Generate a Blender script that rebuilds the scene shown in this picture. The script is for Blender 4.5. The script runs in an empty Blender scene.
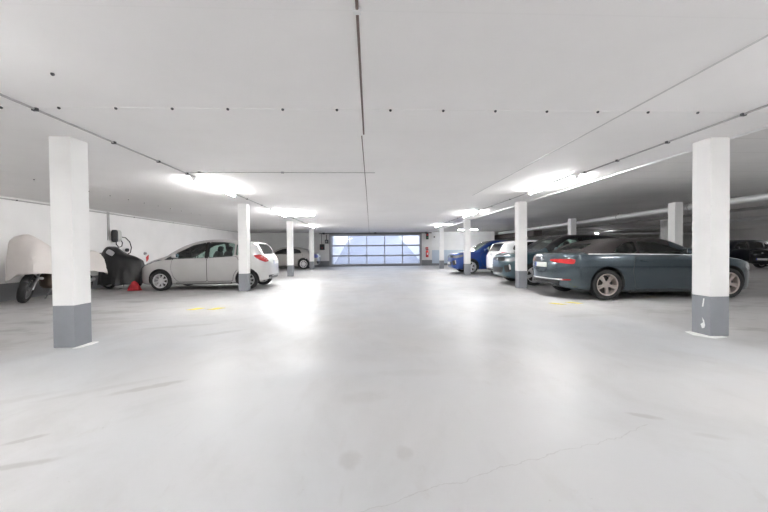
import bpy, bmesh, math, random
import numpy as np
from mathutils import Vector, Matrix
from mathutils.bvhtree import BVHTree
random.seed(7)
PI = math.pi
COL = bpy.context.scene.collection
SC = bpy.context.scene

# ---------------------------------------------------------------- materials
def srgb(r, g, b):
    f = lambda c: (c/12.92 if c <= .04045 else ((c+.055)/1.055)**2.4)
    return (f(r/255), f(g/255), f(b/255), 1)

MATS = {}
def pmat(name, col, rough=.5, metal=0., coat=0., noise=0., nscale=8., bump=0., bscale=40., emit=None, estr=0., spec=.5):
    if name in MATS: return MATS[name]
    m = bpy.data.materials.new(name); m.use_nodes = True
    nt = m.node_tree; b = nt.nodes['Principled BSDF']
    b.inputs['Base Color'].default_value = col
    b.inputs['Roughness'].default_value = rough
    b.inputs['Metallic'].default_value = metal
    b.inputs['Coat Weight'].default_value = coat
    b.inputs['Coat Roughness'].default_value = .05
    b.inputs['Specular IOR Level'].default_value = spec
    tc = nt.nodes.new('ShaderNodeTexCoord')
    if noise > 0:
        n = nt.nodes.new('ShaderNodeTexNoise'); n.inputs['Scale'].default_value = nscale; n.inputs['Detail'].default_value = 5
        nt.links.new(tc.outputs['Object'], n.inputs['Vector'])
        mr = nt.nodes.new('ShaderNodeMapRange'); mr.inputs[1].default_value = .3; mr.inputs[2].default_value = .7
        mr.inputs[3].default_value = 1-noise; mr.inputs[4].default_value = 1+noise*.4
        nt.links.new(n.outputs['Fac'], mr.inputs[0])
        mx = nt.nodes.new('ShaderNodeVectorMath'); mx.operation = 'SCALE'; mx.inputs[0].default_value = col[:3]
        nt.links.new(mr.outputs[0], mx.inputs['Scale']); nt.links.new(mx.outputs[0], b.inputs['Base Color'])
    if bump > 0:
        n = nt.nodes.new('ShaderNodeTexNoise'); n.inputs['Scale'].default_value = bscale; n.inputs['Detail'].default_value = 4
        nt.links.new(tc.outputs['Object'], n.inputs['Vector'])
        bp = nt.nodes.new('ShaderNodeBump'); bp.inputs['Strength'].default_value = bump; bp.inputs['Distance'].default_value = .01
        nt.links.new(n.outputs['Fac'], bp.inputs['Height']); nt.links.new(bp.outputs[0], b.inputs['Normal'])
    if emit:
        b.inputs['Emission Color'].default_value = emit; b.inputs['Emission Strength'].default_value = estr
    MATS[name] = m
    return m

def glassmat(name, tint, refl=.12, rough=.03):
    if name in MATS: return MATS[name]
    m = bpy.data.materials.new(name); m.use_nodes = True
    nt = m.node_tree; nt.nodes.clear()
    out = nt.nodes.new('ShaderNodeOutputMaterial'); mix = nt.nodes.new('ShaderNodeMixShader')
    tr = nt.nodes.new('ShaderNodeBsdfTransparent'); tr.inputs[0].default_value = tint
    gl = nt.nodes.new('ShaderNodeBsdfGlossy'); gl.inputs['Roughness'].default_value = rough
    fr = nt.nodes.new('ShaderNodeFresnel'); fr.inputs[0].default_value = 1.5
    ad = nt.nodes.new('ShaderNodeMath'); ad.operation = 'ADD'; ad.inputs[1].default_value = refl; ad.use_clamp = True
    nt.links.new(fr.outputs[0], ad.inputs[0]); nt.links.new(ad.outputs[0], mix.inputs[0])
    nt.links.new(tr.outputs[0], mix.inputs[1]); nt.links.new(gl.outputs[0], mix.inputs[2]); nt.links.new(mix.outputs[0], out.inputs[0])
    MATS[name] = m
    return m

def carpaint(name, col, metal=.35, rough=.32):
    return pmat(name, col, rough, metal, coat=1.0, noise=.05, nscale=2.5)

M_INT = pmat('cabin_dark', (.045,.045,.047,1), .8)
M_SEAT = pmat('seat_fabric', (.045,.045,.05,1), .85, noise=.2, nscale=40)
M_RUBBER = pmat('tyre_rubber', (.022,.022,.023,1), .75, noise=.2, nscale=30)
M_BLACK = pmat('black_plastic', (.02,.02,.022,1), .45)
M_TRIMG = pmat('gloss_black', (.012,.012,.014,1), .15, coat=.5)
M_ALLOY = pmat('alloy', (.72,.72,.73,1), .3, .6)
M_ALLOYD = pmat('alloy_bronze', (.55,.48,.45,1), .35, .5)
M_STEEL = pmat('brushed_steel', (.35,.35,.36,1), .4, .9)
M_SEAL = pmat('door_gap_rubber', (.07,.07,.07,1), .7)
M_DISC = pmat('disc_iron', (.06,.055,.05,1), .5, .4)
M_CHROME = pmat('chrome', (.8,.8,.82,1), .12, 1.0)
M_SATIN = pmat('satin_trim', (.75,.75,.76,1), .35, .3)
M_GLASS = glassmat('car_glass', (.68,.84,.79,1), .06)
M_GLASSD = glassmat('car_glass_dark', (.10,.13,.13,1), .05)
M_RED = pmat('tail_red', (.33,.012,.014,1), .12, coat=1)
M_REDC = pmat('tail_clear', (.75,.5,.5,1), .15, coat=1)
M_HEAD = pmat('headlight_lens', (.34,.36,.39,1), .12, .5, coat=1)
M_PLATE = pmat('plate_white', (.75,.75,.72,1), .4)
M_BLUE = pmat('plate_blue', (.01,.05,.35,1), .4)
M_AMBER = pmat('amber', (.75,.25,.03,1), .2)

# ---------------------------------------------------------------- mesh helpers
def obj(name, bm, mat, parent=None, smooth=None, bevel=0):
    me = bpy.data.meshes.new(name)
    bmesh.ops.recalc_face_normals(bm, faces=bm.faces)
    if smooth is not None:
        a = math.radians(smooth)
        for f in bm.faces: f.smooth = True
        for e in bm.edges:
            if len(e.link_faces) == 2: e.smooth = e.calc_face_angle(0) < a
    bm.to_mesh(me); bm.free()
    for m in (mat if isinstance(mat, (list, tuple)) else [mat]): me.materials.append(m)
    o = bpy.data.objects.new(name, me); COL.objects.link(o)
    if parent: o.parent = parent
    if bevel:
        b = o.modifiers.new('bevel', 'BEVEL'); b.width = bevel; b.segments = 2; b.limit_method = 'ANGLE'
    return o
def tag(o, label, cat, group=None, kind=None):
    o['label'] = label; o['category'] = cat
    if group: o['group'] = group
    if kind: o['kind'] = kind
    return o
def struct(o, label=None):
    o['kind'] = 'structure'
    if label: o['label'] = label
    return o
def empty(name, loc, rz=0, rot=None):
    o = bpy.data.objects.new(name, None); COL.objects.link(o); o.location = loc
    o.rotation_euler = rot if rot else (0, 0, rz); o.empty_display_size = .1
    return o
def box(bm, x0, x1, y0, y1, z0, z1, M=None, mi=0):
    vs = [Vector(p) for p in ((x0,y0,z0),(x1,y0,z0),(x1,y1,z0),(x0,y1,z0),(x0,y0,z1),(x1,y0,z1),(x1,y1,z1),(x0,y1,z1))]
    if M: vs = [M @ v for v in vs]
    v = [bm.verts.new(p) for p in vs]
    for f in ((0,3,2,1),(4,5,6,7),(0,1,5,4),(1,2,6,5),(2,3,7,6),(3,0,4,7)):
        bm.faces.new([v[i] for i in f]).material_index = mi
    return v
def nb(): return bmesh.new()
def bx(name, dims, mat, parent=None, bevel=0, M=None):
    bm = nb(); box(bm, *dims, M=M); return obj(name, bm, mat, parent, bevel=bevel)
def tube(bm, pts, r, n=10, caps=True):
    pts = [Vector(p) for p in pts]; rings = []
    prev = None
    for i, p in enumerate(pts):
        t = (pts[min(i+1, len(pts)-1)] - pts[max(i-1, 0)]).normalized()
        a = Vector((0,0,1)) if abs(t.z) < .9 else Vector((1,0,0))
        if prev is not None and (prev - t*prev.dot(t)).length > .1: u = (prev - t*prev.dot(t)).normalized()
        else: u = t.cross(a).normalized()
        prev = u; w = t.cross(u); rr = r[i] if isinstance(r, (list, tuple)) else r
        rings.append([bm.verts.new(p + (u*math.cos(2*PI*k/n) + w*math.sin(2*PI*k/n))*rr) for k in range(n)])
    for a, b in zip(rings, rings[1:]):
        for k in range(n): bm.faces.new((a[k], a[(k+1)%n], b[(k+1)%n], b[k]))
    if caps: bm.faces.new(rings[0]); bm.faces.new(rings[-1])
def lathe(bm, prof, n=32, M=None, closed=True):
    """prof: list of (r, h); axis = local y."""
    rings = []
    for k in range(n):
        a = 2*PI*k/n; ring = []
        for r, h in prof:
            p = Vector((r*math.cos(a), h, r*math.sin(a)))
            ring.append(bm.verts.new(M @ p if M else p))
        rings.append(ring)
    m = len(prof)
    for k in range(n):
        a, b = rings[k], rings[(k+1)%n]
        for j in range(m if closed else m-1):
            bm.faces.new((a[j], a[(j+1)%m], b[(j+1)%m], b[j]))
def cyl(bm, p0, p1, r, n=16): tube(bm, [p0, p1], r, n)
def ellipsoid(bm, c, s, n=14, M=None):
    r = bmesh.ops.create_uvsphere(bm, u_segments=n, v_segments=max(6, n//2+2), radius=1)
    for v in r['verts']:
        p = Vector((v.co.x*s[0], v.co.y*s[1], v.co.z*s[2]))
        if M: p = M @ p
        v.co = p + Vector(c)
def rbox(bm, c, s, r, M=None):
    """soft box via superellipsoid"""
    res = bmesh.ops.create_uvsphere(bm, u_segments=20, v_segments=12, radius=1)
    e = r
    for v in res['verts']:
        x, y, z = v.co
        f = (abs(x)**e + abs(y)**e + abs(z)**e)**(-1/e)
        p = Vector((x*f*s[0], y*f*s[1], z*f*s[2]))
        if M: p = M @ p
        v.co = p + Vector(c)

def pchip(pts):
    xs = np.array([p[0] for p in pts], float); ys = np.array([p[1] for p in pts], float)
    h = np.diff(xs); d = np.diff(ys)/h; m = np.zeros(len(xs))
    m[0], m[-1] = d[0], d[-1]
    for i in range(1, len(xs)-1):
        if d[i-1]*d[i] > 0:
            w1, w2 = 2*h[i]+h[i-1], h[i]+2*h[i-1]; m[i] = (w1+w2)/(w1/d[i-1]+w2/d[i])
    def f(x):
        x = min(max(x, xs[0]), xs[-1]); i = min(int(np.searchsorted(xs, x, 'right'))-1, len(h)-1); i = max(i, 0)
        t = (x-xs[i])/h[i]; t2, t3 = t*t, t*t*t
        return float((2*t3-3*t2+1)*ys[i] + (t3-2*t2+t)*h[i]*m[i] + (-2*t3+3*t2)*ys[i+1] + (t3-t2)*h[i]*m[i+1])
    return f

# ---------------------------------------------------------------- car builder
def basis(d):
    d = Vector(d).normalized(); up = Vector((0,0,1)) if abs(d.z) < .95 else Vector((1,0,0))
    r = up.cross(d).normalized(); u = d.cross(r).normalized()
    return d, r, u
def chaikin(poly, k=.16, it=2):
    for _ in range(it):
        q = []
        for i in range(len(poly)):
            a, b = Vector(poly[i]), Vector(poly[(i+1) % len(poly)])
            L = (b-a).length; s = min(k, .035/max(L, 1e-6)) if _ == 0 else .25 if L < .06 else .01
            q += [a.lerp(b, s), a.lerp(b, 1-s)]
        poly = q
    return poly
def poly_grid(poly2, sp):
    bm = nb(); vs = [bm.verts.new((p[0], p[1], 0)) for p in poly2]; bm.faces.new(vs)
    xs = [p[0] for p in poly2]; ys = [p[1] for p in poly2]
    for lo, hi, no in ((min(xs), max(xs), (1,0,0)), (min(ys), max(ys), (0,1,0))):
        n = max(1, int((hi-lo)/sp))
        for i in range(1, n):
            c = lo+(hi-lo)*i/n
            co = (c,0,0) if no[0] else (0,c,0)
            bmesh.ops.bisect_plane(bm, geom=bm.verts[:]+bm.edges[:]+bm.faces[:], plane_co=co, plane_no=no)
    bmesh.ops.remove_doubles(bm, verts=bm.verts, dist=1e-5)
    return bm
def patch(name, bvh, poly, d, mat, parent, off=.004, thick=.004, sp=.05, round_=True, smooth=40):
    d, r, u = basis(d)
    if round_: poly = chaikin([Vector(p) for p in poly])
    p2 = [(Vector(p).dot(r), Vector(p).dot(u)) for p in poly]
    bm = poly_grid(p2, sp)
    for v in bm.verts:
        o = r*v.co.x + u*v.co.y + d*4
        hit, nrm, i, dist = bvh.ray_cast(o, -d, 8)
        if hit is None:
            hit, nrm, i, dist = bvh.find_nearest(r*v.co.x + u*v.co.y + d*1.5)
        if nrm.dot(d) < 0: nrm = -nrm
        v.co = hit + nrm*off
    bmesh.ops.recalc_face_normals(bm, faces=bm.faces)
    if sum((f.normal.dot(d)*f.calc_area() for f in bm.faces)) < 0: bmesh.ops.reverse_faces(bm, faces=bm.faces)
    if thick:
        top = list(bm.faces); bnd = [e for e in bm.edges if len(e.link_faces) == 1]
        ret = bmesh.ops.extrude_edge_only(bm, edges=bnd)
        for v in [g for g in ret['geom'] if isinstance(g, bmesh.types.BMVert)]: v.co -= d*thick*2
    me = bpy.data.meshes.new(name)
    a = math.radians(smooth)
    for f in bm.faces: f.smooth = True
    for e in bm.edges:
        if len(e.link_faces) == 2: e.smooth = e.calc_face_angle(0) < a
    bm.to_mesh(me); bm.free(); me.materials.append(mat)
    o = bpy.data.objects.new(name, me); COL.objects.link(o); o.parent = parent
    return o
def prism(poly, d, t0, t1):
    d, r, u = basis(d); poly = chaikin([Vector(p) for p in poly])
    bm = nb(); a = []; b = []
    for p in poly:
        q = r*p.dot(r) + u*p.dot(u); a.append(bm.verts.new(q+d*t0)); b.append(bm.verts.new(q+d*t1))
    f1 = bm.faces.new(a); f2 = bm.faces.new(b)
    n = len(a)
    for i in range(n): bm.faces.new((a[i], a[(i+1)%n], b[(i+1)%n], b[i]))
    bmesh.ops.recalc_face_normals(bm, faces=bm.faces)
    return bm

def section(w, b, s, t, tum, g0=0.):
    g = max(t-s, .01); e = min(.075, .5*g)
    wr = w - .03 - max(g-.06, 0)*tum
    ws = w - .018
    if g < .2:  # bonnet / deck
        wr = w - .06 - g*.4
    P = [(0,b),(.5*w,b),(.86*w,b+.005),(.95*w,b+.05),(.98*w,b+.14),(w*.997,b+.42*(s-b)),(w,b+.68*(s-b)),(w-.006,b+.9*(s-b)),(ws,s)]
    ze = t-e
    for k in (.3,.65): P.append((ws+(wr-ws)*k + .012*math.sin(PI*k)*min(1, g*3), s+(ze-s)*k))
    P += [(wr, ze), (wr-.055, t-.38*e), (wr-.15 if wr > .3 else wr*.6, t-.1*e), (.5*wr, t), (0, t+.006)]
    return [(max(0, y), z) for y, z in P]
NSEC = 16
def loft(stations, secs):
    bm = nb(); rings = []
    for x, P in zip(stations, secs):
        full = [(y, z) for y, z in P] + [(-y, z) for y, z in P[-2:0:-1]]
        rings.append([bm.verts.new((x, y, z)) for y, z in full])
    n = len(rings[0])
    for a, b in zip(rings, rings[1:]):
        for k in range(n): bm.faces.new((a[k], a[(k+1)%n], b[(k+1)%n], b[k]))
    bm.faces.new(rings[0]); bm.faces.new(list(reversed(rings[-1])))
    bmesh.ops.recalc_face_normals(bm, faces=bm.faces)
    return bm

def make_wheel(car, x, y, R, wid, rimm, spokes, style, side, tilt=0):
    """side=+1: outer face toward +y"""
    r = R*.68
    hw = wid/2
    T = Matrix.Translation((x, y, R)) @ Matrix.Rotation(tilt, 4, 'Z')
    bm = nb()
    prof = [(r,-hw*.8),(r+.03,-hw*.95),(R-.035,-hw),(R-.008,-hw*.85),(R,-hw*.5),(R,hw*.5),(R-.008,hw*.85),(R-.035,hw),(r+.03,hw*.95),(r,hw*.8)]
    lathe(bm, prof, 40, T)
    wh = obj('wheel', bm, M_RUBBER, car, smooth=35)
    bm = nb(); s = side
    lathe(bm, [(r+.004,hw*.82*s),(r+.012,hw*.9*s),(r-.012,hw*.86*s),(r-.025,hw*.2*s),(r-.025,-hw*.8*s),(r+.003,-hw*.8*s)], 40, T)
    y0, y1 = hw*.45*s, hw*.78*s
    lathe(bm, [(0.001,y0*.7),(.075,y0*.7),(.07,y1*.85),(.05,y1*.9),(0.001,y1*.9)], 20, T, closed=False)
    for k in range(spokes):
        angs = [2*PI*k/spokes + .3]
        if style == 'twin': angs = [angs[0]-.13, angs[0]+.13]
        for a in angs:
            A = T @ Matrix.Rotation(a, 4, 'Y')
            w0, w1 = (.028,.022) if style != 'wide' else (.035,.055)
            if style == 'twin': w0, w1 = .016, .017
            v = []
            for rr, ww, yy in ((.05, w0, y1*.82), (r*.6, (w0+w1)/2, y1*.95), (r-.012, w1, y1*1.0)):
                for sx in (-1, 1):
                    v.append(bm.verts.new(A @ Vector((rr, yy, sx*ww)))); v.append(bm.verts.new(A @ Vector((rr, yy-.035*s, sx*ww))))
            for j in (0, 4):
                a0,a1,b0,b1,c0,c1,d0,d1 = v[j],v[j+1],v[j+2],v[j+3],v[j+4],v[j+5],v[j+6],v[j+7]
                for f in ((a0,b0,d0,c0),(a1,c1,d1,b1),(a0,c0,c1,a1),(b0,b1,d1,d0)): bm.faces.new(f)
    obj('rim', bm, rimm, wh, smooth=30)
    bm = nb()
    lathe(bm, [(0.001,-.02),(r*.72,-.02),(r*.72,.0),(0.001,0)], 30, T)
    obj('brake_disc', bm, M_DISC, wh, smooth=30)
    bm = nb()
    lathe(bm, [(0.001,-hw*.7*s),(r*.97,-hw*.7*s),(r*.97,-hw*.6*s),(0.001,-hw*.6*s)], 30, T)
    obj('wheel_back', bm, M_BLACK, wh, smooth=30)
    return wh

def build_car(name, label, S, loc, rz):
    L, W, wb, fo, R = S['L'], S['W'], S['wb'], S['fo'], S['R']
    X = lambda d: L/2 - d
    top, bot, belt = pchip(S['top']), pchip(S['bot']), pchip(S['belt'])
    paint = S['paint']; tum = S.get('tum', .34)
    nf, nr = S.get('round', (.75, .6)); pe = S.get('pe', 3.0); hw = W/2
    def wid(d):
        w = hw
        if d < nf: w = hw*(1-((nf-d)/nf)**pe)**(1/pe)
        if d > L-nr: w = hw*(1-((d-L+nr)/nr)**pe)**(1/pe)
        # gentle narrowing of the cabin plan towards the rear
        return max(w, .06)
    ds = [0,.004,.01,.02,.035,.055,.08,.11,.15,.2]
    mid = list(np.arange(.26, L-.25, .065))
    st = ds + mid + [L-q for q in reversed(ds)]
    st = sorted(set(round(float(q), 4) for q in st))
    def sec(d, dw=0, dt=0, bb=None):
        t = top(d)-dt; b = bot(d) if bb is None else bb
        s = min(belt(d), t-.03)
        return section(wid(d)-dw, b, s, t, tum)
    bm = loft([X(d) for d in st], [sec(d) for d in st])
    bvh = BVHTree.FromBMesh(bm)
    root = empty(name, loc, rz)
    tag(root, label, S.get('cat', 'car'), S.get('group'))
    body = obj('body_shell', bm, [paint, M_INT], root, smooth=S.get('crease', 28))
    # cutters
    cut = []
    c0, c1 = S['cabin']
    cs = list(np.arange(c0, c1+.001, .08))
    cut.append(loft([X(d) for d in cs], [sec(d, .06, .045, .42) for d in cs]))
    win = []
    for wp in S['side']:
        P = [Vector((X(d), 0, z)) for d, z in wp]
        win.append((P, (0,1,0))); cut.append(prism(P, (0,1,0), -1.4, 1.4))
    fw, rw = S['front_w'], S['rear_w']
    def scr(q, sgn):
        (dl, yl, zl), (du, yu, zu) = q['lo'], q['hi']
        return [Vector((X(dl),-yl,zl)), Vector((X(dl)+sgn*.03*0,0,zl)), Vector((X(dl),yl,zl)), Vector((X(du),yu,zu)), Vector((X(du),-yu,zu))]
    FP = scr(fw, 1); RP = scr(rw, -1)
    def mid_t(P, d):
        dd, r, u = basis(d); c = sum(P, Vector())/len(P)
        hit = bvh.ray_cast(c + dd*3, -dd, 6)[0]
        return hit.dot(dd) if hit else c.dot(dd)
    for P, d in ((FP, fw['dir']), (RP, rw['dir'])):
        t = mid_t(P, d); cut.append(prism(P, d, t-.22, t+.3))
    axles = (fo, fo+wb)
    for d in axles:
        for s in (-1, 1):
            b = nb(); M = Matrix.Translation((X(d), s*(hw-.14), R+.012))
            lathe(b, [(0.0,-.18),(R+.055,-.18),(R+.055,.25),(0.0,.25)][1:3] + [], 40, M, closed=False) if False else None
            vs0 = []; vs1 = []
            for k in range(40):
                a = 2*PI*k/40; rr = R+S.get('arch', .05)
                vs0.append(b.verts.new((X(d)+rr*math.cos(a), s*(hw-.30), R+.01+rr*math.sin(a))))
                vs1.append(b.verts.new((X(d)+rr*math.cos(a), s*(hw+.2), R+.01+rr*math.sin(a))))
            b.faces.new(vs0); b.faces.new(vs1)
            for k in range(40): b.faces.new((vs0[k], vs0[(k+1)%40], vs1[(k+1)%40], vs1[k]))
            bmesh.ops.recalc_face_normals(b, faces=b.faces); cut.append(b)
    tmp = []
    for b in cut:
        me = bpy.data.meshes.new('c'); b.to_mesh(me); b.free(); me.materials.append(paint); me.materials.append(M_INT)
        for p in me.polygons: p.material_index = 1
        o = bpy.data.objects.new('c', me); COL.objects.link(o); tmp.append(o)
        m = body.modifiers.new('b', 'BOOLEAN'); m.operation = 'DIFFERENCE'; m.solver = 'EXACT'; m.object = o
    # evaluate with the body and cutters un-parented
    body.parent = None
    bpy.context.view_layer.update()
    dg = bpy.context.evaluated_depsgraph_get()
    me = bpy.data.meshes.new_from_object(body.evaluated_get(dg))
    body.modifiers.clear()
    for o in tmp: bpy.data.objects.remove(o)
    b = nb(); b.from_mesh(me)
    # a soft top or contrasting roof is a part of its own
    split = S.get('roof')
    if split:
        rb = nb(); rb.from_mesh(me)
        def is_roof(f):
            c = f.calc_center_median(); d = L/2-c.x
            return f.material_index == 0 and split['d'][0] < d < split['d'][1] and c.z > max(belt(d)+split.get('lift', .01), split.get('zmin', 0))
        bmesh.ops.delete(b, geom=[f for f in b.faces if is_roof(f)], context='FACES')
        bmesh.ops.delete(rb, geom=[f for f in rb.faces if not is_roof(f)], context='FACES')
    a = math.radians(S.get('crease', 28))
    for q in [b] + ([rb] if split else []):
        for f in q.faces: f.smooth = True
        for e in q.edges:
            if len(e.link_faces) == 2: e.smooth = e.calc_face_angle(0) < a and e.link_faces[0].material_index == e.link_faces[1].material_index
    b.to_mesh(me); b.free(); old = body.data; body.data = me; body.parent = root; bpy.data.meshes.remove(old)
    if split:
        me2 = bpy.data.meshes.new('roof'); rb.to_mesh(me2); rb.free(); me2.materials.append(split['mat'])
        for p in me2.polygons: p.material_index = 0
        o = bpy.data.objects.new(split['name'], me2); COL.objects.link(o); o.parent = root
        if split.get('label'): o['label'] = split['label']
    G = S.get('glass', M_GLASS)
    patch('windscreen', bvh, FP, fw['dir'], S.get('wglass', G), root, -.006, 0, .08)
    patch('rear_window', bvh, RP, rw['dir'], S.get('rglass', G), root, -.006, 0, .08)
    for P, d in win:
        for s in (1, -1): patch('side_window', bvh, P, (0,s,0), G, root, -.006, 0, .08)
    for nm, P, m, *rest in S.get('sidep', []):        # (name, [(d,z)], material) both flanks
        off = rest[0] if rest else .007
        for s in (1, -1):
            o = patch(nm, bvh, [Vector((X(d), 0, z)) for d, z in P], (0,s,0), m, root, off, .004, .06)
            if nm.endswith('door'):
                cx_ = sum(q[0] for q in P)/len(P); cz_ = sum(q[1] for q in P)/len(P)
                GP = [Vector((X(d + .009*(1 if d > cx_ else -1)), 0, z + .009*(1 if z > cz_ else -1))) for d, z in P]
                patch('door_seal', bvh, GP, (0,s,0), M_SEAL, o, .0035, .002, .06)
                for (hd, hz) in S.get('handles', {}).get(nm, []):
                    hit = bvh.ray_cast(Vector((X(hd), s*3, hz)), Vector((0,-s,0)), 6)[0]
                    q = nb(); ellipsoid(q, (X(hd), hit.y+s*.02, hz), (.085,.018,.014), 12)
                    obj('door_handle', q, S.get('handlem', paint), o, smooth=50)
    for nm, P, d, m, *rest in S.get('ends', []):      # (name, [(d,y,z)], dir, material, mirror)
        mir = rest[0] if rest else False; off = rest[1] if len(rest) > 1 else .006
        PP = [Vector((X(q[0]), q[1], q[2])) for q in P]
        patch(nm, bvh, PP, d, m, root, off, .006, .04)
        if mir: patch(nm, bvh, [Vector((p.x, -p.y, p.z)) for p in PP], (d[0], -d[1], d[2]), m, root, off, .006, .04)
    for pl in S.get('plates', []):
        d0, z, sg = pl   # sg = +1 front, -1 rear
        hit = bvh.ray_cast(Vector((X(d0)+sg*2, 0, z)), Vector((-sg,0,0)), 4)[0]
        xx = hit.x + sg*.012
        o = bx('number_plate', (xx-.006, xx+.006, -.26, .26, z-.055, z+.055), M_PLATE, root)
        bx('plate_strip', (xx+sg*.0065-.002, xx+sg*.0065+.002, sg*-.255-.0, sg*-.255+sg*.045, z-.05, z+.05) if sg > 0 else (xx-.0085, xx-.0045, .21, .255, z-.05, z+.05), M_BLUE, o)
    for em in S.get('emblem', []):
        d0, z, sg = em
        hit = bvh.ray_cast(Vector((X(d0)+sg*2, 0, z)), Vector((-sg,0,0)), 4)[0]
        q = nb(); ellipsoid(q, (hit.x+sg*.005, 0, z), (.012,.055,.04), 14); obj('emblem', q, M_CHROME, root, smooth=60)
    # wheels
    tw = S.get('tw', .2)
    for d in axles:
        for s in (-1, 1):
            make_wheel(root, X(d), s*(hw-tw/2-.012), R, tw, S.get('rimm', M_ALLOY), S.get('spokes', 5), S.get('style', ''), s)
    # mirrors
    md, mz = S['mirror']
    for s in (-1, 1):
        hit = bvh.ray_cast(Vector((X(md), s*3, mz-.04)), Vector((0,-s,0)), 6)[0]
        q = nb(); rbox(q, (X(md), hit.y+s*.13, mz+.03), (.075,.105,.065), 3.2); cyl(q, (X(md), hit.y-s*.02, mz-.03), (X(md), hit.y+s*.09, mz), .022, 8)
        o = obj('wing_mirror', q, S.get('mirrorm', paint), root, smooth=50)
        q = nb(); box(q, X(md)-.078, X(md)-.07, hit.y+s*.13-.08, hit.y+s*.13+.08, mz-.015, mz+.075); obj('mirror_glass', q, M_CHROME, o)
    # cabin furniture
    zb = S.get('seatz', .42); fs, rs = S['seats']
    for k, dd in enumerate((fs, fs)):
        y = (-.36, .36)[k]
        q = nb(); rbox(q, (X(dd), y, zb+.12), (.26,.24,.1), 4)
        M = Matrix.Rotation(-.25, 4, 'Y'); rbox(q, (X(dd+.3), y, zb+.42), (.09,.23,.33), 4, M)
        st_ = obj('seat', q, M_SEAT, root, smooth=50)
        q = nb(); rbox(q, (X(dd+.42), y, zb+.80), (.055,.13,.09), 3.5, M); obj('headrest', q, M_SEAT, st_, smooth=50)
    q = nb(); rbox(q, (X(rs), 0, zb+.12), (.25,.58,.1), 4); rbox(q, (X(rs+.28), 0, zb+.38), (.09,.58,.28), 5, Matrix.Rotation(-.3, 4, 'Y'))
    rsb = obj('rear_bench', q, M_SEAT, root, smooth=50)
    for y in (-.36, .36):
        q = nb(); rbox(q, (X(rs+.38), y, zb+.70), (.05,.12,.07), 3.5); obj('headrest', q, M_SEAT, rsb, smooth=50)
    q = nb(); rbox(q, (X(S['cabin'][0]+.2), 0, belt(S['cabin'][0]+.3)-.12), (.2, hw-.12, .12), 5); obj('dashboard', q, M_INT, root, smooth=50)
    q = nb(); Mx = Matrix.Translation((X(fs-.38), .36, zb+.48)) @ Matrix.Rotation(-.4+PI/2, 4, 'Y') @ Matrix.Rotation(PI/2, 4, 'X')
    lathe(q, [(.17+.014*math.cos(a), .014*math.sin(a)) for a in [k*PI/3 for k in range(6)]], 24, Mx); box(q, -.16,.16,-.008,.008,-.02,.02, M=Mx); box(q, -.02,.02,-.008,.008,-.16,.02, M=Mx)
    obj('steering_wheel', q, M_BLACK, root, smooth=50)
    return root, bvh, X

def arc(cd, R, a0, a1, n=8, cz=None):
    cz = R if cz is None else cz
    return cd, cz

def circ(cd, cz, r, a0, a1, n=8):
    """points in (d,z); angle measured from +d (rearwards), up positive"""
    return [(cd+r*math.cos(math.radians(a0+(a1-a0)*k/n)), cz+r*math.sin(math.radians(a0+(a1-a0)*k/n))) for k in range(n+1)]

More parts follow.
